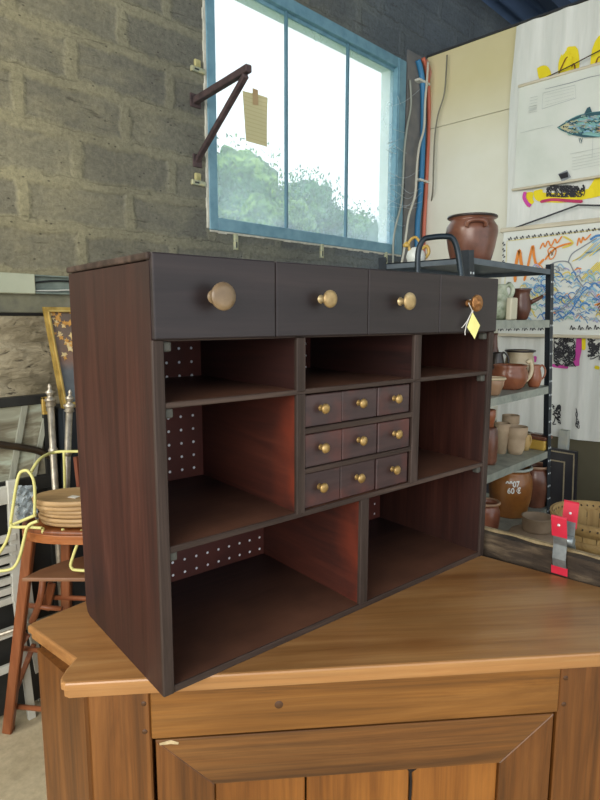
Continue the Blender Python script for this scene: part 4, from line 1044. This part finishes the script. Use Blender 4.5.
# old plank on edge behind the cupboard, with the clamp on it
pz = .975
pa, pb = on(484, 531, 'z', pz), on(604, 563, 'z', pz)
dv = (pb - pa).normalized(); pa2 = pa - dv * .25; pb2 = pb + dv * .5; nv = Vector((dv.y, -dv.x, 0))
if nv.dot(CAM - pa) < 0: nv = -nv                                                    # toward the camera
t = thing('old_plank', 'rough dark timber plank standing on edge behind the golden cupboard, red clamp on it', 'plank', ((pa2 + pb2) / 2).xy.to_3d())
m_plank = M('weathered_timber', ['#1d160f', '#43372a', '#75654f'], 6, (1, 1, 5), rough=.9, bmp=.9, dist=.25, detail=9)
m_ptop = wood('plank_top', '#8a7654', '#a8946d', '#bda883', 'X', 1, .8)
def pbar(off0, off1, z0, z1, mt, nm, wob=0):
    m_ = MB(); n = 60; vs = []
    L_ = (pb2 - pa2)
    for i in range(n + 1):
        p = pa2 + L_ * i / n; w_ = wob * noise.noise(Vector((i * .45, z0, 1))); w2 = wob * noise.noise(Vector((i * .3, 7, z1)))
        for (o_, z) in ((off0 + w_, z0), (off0 + w_, (z0 + z1) / 2 + w2), (off0 + w2 * .6, z1 + w2 * .3), (off1, z1 + w2 * .3), (off1, z0)):
            q = p + nv * o_; vs.append((q.x, q.y, z))
    m_.add(vs, [(5 * i + k, 5 * (i + 1) + k, 5 * (i + 1) + (k + 1) % 5, 5 * i + (k + 1) % 5) for i in range(n) for k in range(5)] + [(0, 1, 2, 3, 4), tuple(5 * n + k for k in (4, 3, 2, 1, 0))])
    return m_.build(nm, mt, t, world=True)
pbar(.004, -.022, 0, pz - .004, m_plank, 'board', .010)
pbar(-.022, -.034, 0, pz + .002, m_ptop, 'back_board', .0)
pq = on(557, 557, 'z', pz)
c0 = pa + dv * ((pq - pa).dot(dv))
red = M('red_plastic', ['#c8243c', '#d8364c'], 12, rough=.4); galv = M('galvanised_plate', ['#7d8586', '#a4abaa'], 30, rough=.35, metal=.6)
t = thing('spring_clamp', 'metal spring clamp with two red handles gripping the old plank', 'clamp', (c0.x, c0.y, pz - .05))
def plate(offs, w, mt, nm, par):
    """bent strip following (offset toward camera, height) pairs"""
    m_ = MB(); th = .003; vs = []
    for (o_, z) in offs:
        for s_ in (-1, 1):
            for d_ in (0, th): vs.append(c0 + nv * (o_ + d_) + dv * (s_ * w / 2) + UP * (z - pz + 0) + Vector((0, 0, 0)))
    vs = [Vector((v.x, v.y, v.z + (pz - c0.z))) for v in vs]
    n = len(offs); fs = []
    for i in range(n - 1):
        a = 4 * i; fs += [(a, a + 2, a + 6, a + 4), (a + 1, a + 5, a + 7, a + 3), (a, a + 4, a + 5, a + 1), (a + 2, a + 3, a + 7, a + 6)]
    fs += [(0, 1, 3, 2), (4 * n - 4, 4 * n - 2, 4 * n - 1, 4 * n - 3)]
    m_.add(vs, fs); return m_.build(nm, mt, par, world=True)
a1 = plate([(.014, pz - .038), (.024, pz - .01), (.022, pz + .025), (.032, pz + .058)], .031, galv, 'front_arm', t)
h1 = plate([(.031, pz + .048), (.044, pz + .098), (.042, pz + .102)], .035, red, 'handle', a1)
plate([(.014, pz - .052), (.017, pz - .032)], .038, red, 'jaw_tip', a1)
a2 = plate([(-.044, pz - .03), (-.046, pz - .005), (-.026, pz + .03), (-.032, pz + .07)], .031, galv, 'back_arm', t)
h2 = plate([(-.031, pz + .055), (-.040, pz + .116), (-.038, pz + .12)], .035, red, 'handle', a2)
plate([(-.046, pz - .05), (-.044, pz - .028)], .038, red, 'jaw_tip', a2)
MB().tube([c0 + nv * -.01 + dv * -.02 + UP * (.028), c0 + nv * -.01 + dv * .02 + UP * .028], .011, 12).build('spring', galv, t, world=True)
for par, o_, z in ((h1, .043, .080), (h2, -.033, .090)):
    MB().lathe([(.0035, 0), (.003, .002), (0, .003)], 10, Matrix.Translation(c0 + nv * (o_ + .0) + UP * z) @ Vector((0, 0, 1)).rotation_difference(nv).to_matrix().to_4x4()).build('rivet', M('white_rivet', '#d9d5d2', rough=.3), par, world=True)

# ================================================================== CLUTTER, LEFT
# glazed dark cabinet against the stone
F0 = 2.25
gy = 2.25
za, zb_ = on(0, 398, 'y', gy).z, on(0, 482, 'y', gy).z
xr = on(51, 390, 'y', gy).x
t = thing('glazed_cabinet', 'black framed glazed cabinet standing against the stone wall at the left edge', 'cabinet', (.3, gy, 0))
bf = M('black_frame_wood', ['#1c1c1b', '#2b2b28'], 12, rough=.5)
MB().box(-.6, xr, gy - .02, gy + .02, za - .035, za, .003).build('top_rail', bf, t, world=True)
MB().box(-.6, xr, gy - .02, gy + .02, zb_ - .055, zb_, .003).build('middle_rail', bf, t, world=True)
for x in (-.58, xr - .02): MB().box(x - .02, x + .02, gy - .018, gy + .02, 0, za - .03).build('stile', bf, t, world=True)
MB().box(-.56, xr - .04, gy - .005, gy + .01, .02, zb_ - .05).build('lower_panel', bf, t, world=True)
mt, nt, b = newmat('reflective_old_glass'); f1 = noise_n(nt, coords(nt, (1.5, 1, 6)), 3, 4, .6, .8)
L(nt, ramp(nt, f1, [(.3, '#6b6453'), (.48, '#8b8672'), (.6, '#a9ab97'), (.72, '#c2cdbb')]), b.inputs['Base Color']); b.inputs['Roughness'].default_value = .12; b.inputs['Specular IOR Level'].default_value = .8  # reflections painted as pale streaks on the opaque pane
MB().box(-.56, xr - .04, gy, gy + .006, zb_, za - .03).build('glass', mt, t, world=True)
pale = wood('pale_grey_timber', '#8b8c7c', '#a8a997', '#b9baa9', 'Z', 1, .7)
for (p, q, w_) in (((26, 398), (11, 483), .02), ((49, 400), (33, 478), .017)):
    MB().bar(on(*p, 'y', gy - .008), on(*q, 'y', gy - .008), w_, .012, (0, 1, 0)).build('glazing_bar', pale, t, world=True)
# dark bowed rail across its front
gy2 = gy - .034
pts = [on(u, v, 'y', gy2) for u, v in ((-110, 425), (-40, 437), (0, 444.5), (18, 447), (35, 450), (48, 455), (56, 459))]
MB().tube(smooth_path(pts, 5), .0135, 10).build('bowed_rail', M('dark_bentwood', ['#1f1811', '#3a2e20'], 15, rough=.4), t, world=True)

# gilt framed picture on a dark box
pt, pbm = on(42, 307, 'y', 2.33), on(61, 408, 'y', 2.22)
x0 = pt.x; wp = .42; zt_, zb_ = pt.z, pbm.z
def fp(x, k, d=0): return Vector((x + (pbm.x - pt.x) * (1 - k), 2.22 + (2.33 - 2.22) * k - d, zb_ + (zt_ - zb_) * k))
t = thing('framed_picture', 'gilt framed picture of orange leaves over a grey ground leaning on the stone wall', 'picture', (x0 + wp / 2, 2.26, zb_))
def fbox(xa, xb, ka, kb, d0, d1, nm, mt):
    q = [(xa, ka), (xb, ka), (xb, kb), (xa, kb)]
    m_ = MB(); m_.add([fp(x, k, d1) for x, k in q] + [fp(x, k, d0) for x, k in q], [(0, 1, 2, 3), (7, 6, 5, 4), (0, 4, 5, 1), (1, 5, 6, 2), (2, 6, 7, 3), (3, 7, 4, 0)])
    return m_.build(nm, mt, t, world=True)
gold = M('gold_frame', ['#8f7433', '#b3944a', '#c4a75e'], 20, rough=.4, metal=.4); goldl = M('gold_bead', ['#b79a52', '#d0b56c'], 20, rough=.35, metal=.4)
fw_, fk = .019, .05
fbox(x0, x0 + fw_, 0, 1, 0, .022, 'frame_rail', gold); fbox(x0 + wp - fw_, x0 + wp, 0, 1, 0, .022, 'frame_rail', gold)
fbox(x0 + fw_, x0 + wp - fw_, 0, fk, 0, .022, 'frame_rail', gold); fbox(x0 + fw_, x0 + wp - fw_, 1 - fk, 1, 0, .022, 'frame_rail', gold)
fbox(x0 + fw_ * .5, x0 + fw_ * .7, .03, .97, .022, .026, 'bead', goldl); fbox(x0 + fw_ * .5, x0 + wp - fw_, .955, .97, .022, .026, 'bead', goldl); fbox(x0 + fw_ * .5, x0 + wp - fw_, .03, .045, .022, .026, 'bead', goldl)
mt, nt, b = newmat('leaf_painting')
tc = nt.nodes.new('ShaderNodeTexCoord'); sx = nt.nodes.new('ShaderNodeSeparateXYZ'); L(nt, tc.outputs['Generated'], sx.inputs[0])
c = ramp(nt, sx.outputs['Z'], [(.0, '#5f6a70'), (.33, '#6c7072'), (.45, '#94705c'), (.6, '#87705f'), (1, '#796a5e')])
fn = noise_n(nt, coords(nt), 14, 5, .7)
c = mix(nt, .5, c, ramp(nt, fn, [(.3, '#8a8a8a'), (.7, '#ffffff')]), 'MULTIPLY')
L(nt, c, b.inputs['Base Color']); b.inputs['Roughness'].default_value = .35
pmats = [mt, M('leaf_gold', ['#c28a3c', '#dba75a'], 30), M('leaf_light', ['#d8b878', '#e4cf9c'], 30), M('pale_reed', ['#8b989c', '#a7b1b0'], 30), M('white_bird', '#c9c9c0')]
mb = MB(); mb.poly([fp(x0 + fw_, fk, .004), fp(x0 + wp - fw_, fk, .004), fp(x0 + wp - fw_, 1 - fk, .004), fp(x0 + fw_, 1 - fk, .004)])
rnd = random.Random(8)
for (ux, kk, n, sp, mi) in ((.05, .88, 16, .026, 1), (.085, .84, 5, .018, 1), (.12, .9, 5, .02, 1), (.085, .66, 14, .028, 1), (.095, .58, 12, .024, 2), (.04, .72, 5, .015, 1), (.05, .50, 3, .012, 1), (.2, .75, 14, .05, 1), (.3, .6, 14, .05, 2), (.25, .88, 8, .04, 1)):
    for q in range(n):
        x = x0 + ux + rnd.uniform(-sp, sp); k = kk + rnd.uniform(-sp, sp) * 2.2
        if not (x0 + fw_ + .008 < x < x0 + wp - fw_ - .01): continue
        a = rnd.random() * 6.28; s_ = rnd.uniform(.006, .013)
        mb.mat(mi if rnd.random() < .7 else 2).poly([fp(x + s_ * math.cos(a + w) * rr, k + s_ * 2.6 * math.sin(a + w) * rr, .006 + q * .0002) for w, rr in ((0, 1.3), (.7, .5), (1.4, 1.1), (2.4, .5), (3.1, 1.2), (4, .5), (4.8, 1), (5.6, .5))])
for q in range(26):
    x = x0 + rnd.uniform(.05, .34); k = rnd.uniform(.12, .34); mb.mat(3).poly([fp(x, k, .006), fp(x + .018, k + .006, .006), fp(x + .02, k + .014, .006), fp(x + .004, k + .01, .006)])
mb.mat(4).poly([fp(x0 + .105, .34, .007), fp(x0 + .135, .37, .007), fp(x0 + .15, .42, .007), fp(x0 + .12, .40, .007)])
mb.build('canvas', pmats, t, world=True, recalc=False)
o = MB().box(pbm.x - .005, pbm.x + .42, 2.19, 2.34, 0, zb_, .004).build('tall_box', M('blue_black_box', ['#20252b', '#2f363d'], 8, rough=.5))
tag(o, 'tall blue black box under the gilt framed picture', 'box')
# second gilt frame corner behind
e0 = on(40.5, 397, 'y', 2.2); e1 = on(44, 411, 'y', 2.2)
t = thing('gilt_frame', 'small narrow gilt frame standing beside the gilt framed picture', 'frame', (e0.x, 2.2, e1.z - .25))
for (xa, xb, z0, z1) in ((e0.x, e0.x + .012, e1.z, e0.z), (e1.x + .012, e1.x + .024, e1.z, e0.z), (e0.x, e1.x + .024, e1.z - .012, e1.z), (e0.x, e1.x + .024, e0.z - .01, e0.z)):
    MB().box(xa, xb, 2.185, 2.2, z0, z1, .002).build('frame_rail', gold, t, world=True)
MB().box(e0.x + .01, e1.x + .014, 2.19, 2.2, e1.z, e0.z - .01).build('backing', M('pale_backing', ['#8f8c78', '#a5a28c'], 10), t, world=True)

# bedstead posts with finials
nick = M('tarnished_nickel', ['#8d8474', '#b0a796', '#c8bfae'], 25, rough=.35, metal=.6)
for (ut, vt, ub, vb, F, lab) in ((49.5, 386, 56, 500, 2.15, 'taller left metal bedstead post with finial behind the yellow wire stand'), (70, 392, 66, 500, 2.17, 'right metal bedstead post with finial beside the dark cabinet')):
    a = atF(ut, vt, F); e = atF(ub, vb, F)
    s_ = (e - a); foot = a + s_ * ((a.z) / -s_.z); dirv = (a - foot).normalized()
    t = thing('bedstead_post', lab, 'bedstead', (foot.x, foot.y, 0), 0, 'metal bedstead posts')
    Lh = (a - foot).length; rot = Vector((0, 0, 1)).rotation_difference(dirv).to_matrix().to_4x4()
    MB().tube([Vector((0, 0, 0)), dirv * (Lh - .077)], .0125, 12).build('post', nick, t)
    fin = [(a_ * 1.12, b2 * 1.25) for a_, b2 in [(.012, 0), (.017, .004), (.013, .012), (.018, .018), (.020, .022), (.010, .028), (.008, .034), (.014, .041), (.015, .045), (.006, .051), (.005, .056), (.007, .06), (.003, .068), (0, .071)]]
    MB().lathe(fin, 16, Matrix.Translation(dirv * (Lh - .078)) @ rot).build('finial', nick, t)
    MB().lathe([(0, -.018), (.012, -.014), (.018, 0), (.012, .014), (0, .018)], 16, Matrix.Translation(dirv * (Lh - (.245 if ut < 60 else .235))) @ rot).build('ball_joint', nick, t)
    MB().tube([dirv * (Lh - .9), dirv * (Lh - .9) + Vector((-.25, 0, 0))], .008, 8).build('side_rail', nick, t)

# ---- wooden high chair (seen from the front)
ow = wood('orange_brown_wood', '#6e3a1e', '#8c4f2b', '#a0633d', 'Z', 1, .4); owx = wood('orange_brown_wood_flat', '#8a4a22', '#a4602f', '#b87440', 'X', 1, .4)
seatw = M('brown_plywood', ['#7b543a', '#8f6748'], 4, rough=.5)
foot = on(8, 732, 'z', 0); Ff = (foot - CAM).dot(FW)
tz = atF(50, 537, 1.90).z; tzt = tz + .012
cen = cw((86 - 300) / FPX * 2.01, 2.01, 0)
hc = thing('high_chair', 'orange brown wooden high chair with round boxes on its tray, left of the cupboard', 'chair', (cen.x, cen.y, 0), YAW - R(90))
def hl(p): p = Vector(p) - cen; return Vector((p.dot(RT), p.dot(FW), p.z))
mb = MB(); n = 40; tray = []
for k in range(n): 
    a = 2 * math.pi * k / n; ca_, sa_ = math.cos(a), math.sin(a)
    tray.append((.25 * math.copysign(abs(ca_) ** .8, ca_), .125 * math.copysign(abs(sa_) ** .85, sa_)))
MB().prism(tray, tzt - .034, tzt, bev=.006).build('tray', owx, hc)
MB().tube([Vector((x * .96, y * .95, tzt + .004)) for x, y in tray], .010, 8, closed=True).build('tray_rim', ow, hc)
sf = hl(atF(22, 578, 1.88)); sz = sf.z
seat_poly = [(sf.x, sf.y), (sf.x + .03, sf.y + .07), (sf.x + .09, sf.y + .15), (sf.x + .17, sf.y + .21), (.18, sf.y + .22), (.24, sf.y + .16), (.27, sf.y)]
MB().prism(seat_poly, sz - .012, sz, bev=.004).build('seat', seatw, hc)
def leg(p, q, w=.036, d=.03, nm='leg', mt=None): return MB().bar(hl(p), hl(q), w, d, (0, 1, 0), .004).build(nm, mt or ow, hc)
leg(atF(30, 538, 1.95), foot)
bl_f = cw(-.93, 2.12, .0); leg(cw(-.88, 2.10, tz - .02), Vector((bl_f.x, bl_f.y, 0)))
for (r_, f_) in ((-.56, 1.93), (-.58, 2.1)): leg(cw(r_ - .03, f_, tz - .02), cw(r_ + .05, f_, 0))
rw = wood('orange_rung', '#84462a', '#a0603c', '#b3764f', 'X', 1, .45)
for (p, q, F) in (((44.5, 597), (88, 601), 2.1), ((25, 605), (62, 609), 2.03), ((20, 648), (52, 653), 2.02), ((12, 706), (60, 714), 2.0)):
    a, e = atF(*p, F), atF(*q, F)
    if F != 2.03:                                        # run on to the right-hand legs
        e = cw(-.55, 2.09 if F == 2.1 else 1.94, a.z - .01)
    MB().tube([hl(a), hl(e)], .0095, 10).build('rung', rw, hc)
MB().tube([hl(p) for p in smooth_path([atF(43, 578, 2.05), atF(41.5, 592, 2.03), atF(38, 607, 2.03), atF(32, 622, 2.04)], 5)], .013, 8).build('curved_brace', rw, hc)
MB().bar(hl(atF(28, 634, 2.0)), hl(atF(13, 655, 1.97)), .022, .016, (0, 1, 0), .003).build('foot_rest', rw, hc)
MB().bar(hl(atF(34, 644, 2.06)), hl(atF(13.5, 696, 2.0)), .018, .016, (0, 1, 0), .003).build('diagonal_brace', rw, hc)
MB().bar(hl(atF(52, 583, 2.08)), hl(atF(46, 610, 2.08)), .03, .014, (0, 1, 0), .003).build('curved_brace', ow, hc)
bp = cw((79 - 300) / FPX * 2.14, 2.14, 0)
o = MB().bar(atF(79, 456, 2.15), Vector((bp.x, bp.y, tz - .1)), .045, .016, (0, 0, 1)).build('back_splat', wood('red_brown_splat', '#6e3a28', '#8a4f39', '#9a5f48', 'Z', 1, .45), hc, world=True)

# round boxes on the tray
bxw = wood('round_box_wood', '#a58355', '#c09c6c', '#cfb084', 'X', .7, .6)
bcn = cw((71 - 300) / FPX * 2.01, 2.01, 0); zz = tzt + .012
for k, (r_, h_, dx_, lab) in enumerate(((.142, .030, 0, 'lowest of three stacked round wooden boxes on the high chair tray'), (.143, .029, .004, 'middle one of three stacked round wooden boxes on the high chair'), (.15, .036, -.006, 'topmost of three stacked round wooden boxes on the high chair'))):
    t = thing('round_box', lab, 'box', (bcn.x + dx_, bcn.y, zz), YAW - R(90) + .06 * k, 'stacked round wooden boxes')
    MB().lathe([(0, 0), (r_ - .008, 0), (r_ - .006, .003), (r_ - .006, h_ * .55), (0, h_ * .55)], 40, sy=.62).build('base', bxw, t)
    MB().lathe([(0, h_ * .5), (r_, h_ * .45), (r_ + .001, h_ * .9), (r_ - .006, h_ - .001), (r_ - .014, h_ - .003), (0, h_ - .002)], 40, sy=.62).build('lid', bxw, t)
    if k == 2: MB().box(-.02, .014, -.012, .012, h_ - .003, h_ - .0012, mtx=Matrix.Translation((0, -.03, 0)) @ Matrix.Rotation(-.5, 4, 'Z')).build('sticker', M('white_sticker', '#d8d3c6', rough=.7), t)
    zz += h_ + .0005
# yellow wire stand
ym = M('yellow_plastic_wire', ['#cfcb7c', '#ded98e'], 20, rough=.45)
mb = MB()
def wire(pts, F, r=.0055): mb.tube(smooth_path([atF(p[0], p[1], p[2] if len(p) > 2 else F) for p in pts], 5), r, 8)
wire([(34.5, 516), (35, 495), (33.5, 480), (29, 472), (25, 470.5), (20, 473), (17, 482), (14, 500), (10.5, 524)], 1.91)
wire([(31, 472, 1.96), (38, 461, 2.0), (46, 455, 2.05), (54, 452.5, 2.1), (64, 451.5, 2.1), (88, 451.5, 2.12)], 2.1)
wire([(64, 452, 2.1), (64.5, 470, 2.11), (65, 494, 2.13)], 2.1)
wire([(10.5, 524), (14, 527), (28, 527), (42, 528)], 1.88)
wire([(38, 521), (28, 526), (24, 540), (20, 556), (15, 566), (8, 570), (-8, 571.5)], 1.87)
wire([(11, 526), (7, 540), (0, 552), (-8, 562)], 1.91)
wire([(12, 525), (26, 519), (36, 515)], 1.91)
wire([(82, 530), (77, 545), (71, 563), (72, 568), (76, 570), (95, 571)], 1.9)
wire([(43, 533, 1.9), (43, 528, 1.9)], 1.9); wire([(62, 533, 1.9), (63, 529, 1.9)], 1.9)
o = mb.build('wire_stand', ym); tag(o, 'bent yellow wire stand looped over the high chair tray', 'stand')
# crumpled clear plastic behind
mb = MB(); vs = []; n = 14; c0_ = atF(25, 503, 2.04)
for j in range(n + 1):
    for i in range(n + 1):
        q = c0_ + RT * ((i / n - .5) * .09) + UP * ((j / n) * .13 - .001); q.z += tzt - c0_.z
        q += FW * (noise.noise(Vector((i * .5, j * .5, 3))) * .03); vs.append(q)
mb.add(vs, [(j * (n + 1) + i, j * (n + 1) + i + 1, (j + 1) * (n + 1) + i + 1, (j + 1) * (n + 1) + i) for j in range(n) for i in range(n)])
pm_, nt, b = newmat('clear_plastic'); b.inputs['Base Color'].default_value = lin('#aeb9bd'); b.inputs['Roughness'].default_value = .15; b.inputs['Alpha'].default_value = .6
o = mb.build('plastic_wrap', pm_, recalc=False); tag(o, 'crumpled clear plastic behind the left loop of the yellow wire stand', 'plastic')

# white slatted folding chair
ww = M('white_painted_wood', ['#b9b8ab', '#cfcec3'], 14, rough=.6)
F = 2.045
wc = thing('folding_chair', 'white slatted folding chair standing behind the high chair at the left edge', 'chair', cw((5 - 300) / FPX * F, F, 0))
XV = Vector((1, 0, 0)); WID = .40
def wb(q, w, d=.018, nm='slat', ext=.0):
    a = atF(q[0], q[1], F); MB().bar(a + XV * ext - XV * (WID - .0), a + XV * ext, d, w, (0, 0, 1), .002).build(nm, ww, wc, world=True)
pt_, pb_ = atF(11.5, 480, F), atF(17, 600, F)
fl = on(38, 695, 'z', 0); fl.y = min(fl.y, 2.27); lt_ = atF(22, 545, F + .03)
for sh in (0, -WID + .03):
    o_ = XV * sh
    MB().bar(pt_ + o_, pb_ + o_, .035, .02, (0, 1, 0), .002).build('back_post', ww, wc, world=True)
    MB().bar(lt_ + o_, fl + o_, .03, .022, (0, 1, 0), .002).build('leg', ww, wc, world=True)
    f2 = Vector((pb_.x + .02, pb_.y - .01, 0)) + o_
    MB().bar(pb_ + o_, f2, .028, .02, (0, 1, 0), .002).build('leg', ww, wc, world=True)
wb((11, 494), .065)
for v in (536, 547, 557, 567.5, 578, 588, 598): wb((16, v), .026)
wb((15, 630), .035, nm='cross_bar'); wb((18, 664), .03, nm='cross_bar')

# ================================================================== LIGHT
w = bpy.data.worlds.new('sky'); S.world = w; w.use_nodes = True
bg = w.node_tree.nodes['Background']; bg.inputs[0].default_value = (.92, .965, 1.0, 1); bg.inputs[1].default_value = 1.8
def area(name, loc, tgt, sx_, sy_, power, col):
    l = bpy.data.lights.new(name, 'AREA'); l.shape = 'RECTANGLE'; l.size = sx_; l.size_y = sy_; l.energy = power; l.color = col
    o = bpy.data.objects.new(name, l); COL.objects.link(o); o.location = loc
    o.rotation_euler = (Vector(tgt) - Vector(loc)).to_track_quat('-Z', 'Y').to_euler(); return o
area('front_key_light', cw(-1.3, -1.9, 2.2), cw(0, 1.5, 1.0), 2.4, 1.8, 105, (1, .95, .87))  # unseen key lamp added behind the camera to light the fronts
area('left_fill_light', cw(-2.8, .6, 2.9), cw(-.6, 2.2, 1.3), 1.5, 1.5, 90, (1, .95, .83))  # unseen fill lamp added at the left to brighten the block wall
S.view_settings.view_transform = 'Standard'
S.view_settings.look = 'None'
S.view_settings.exposure = 0
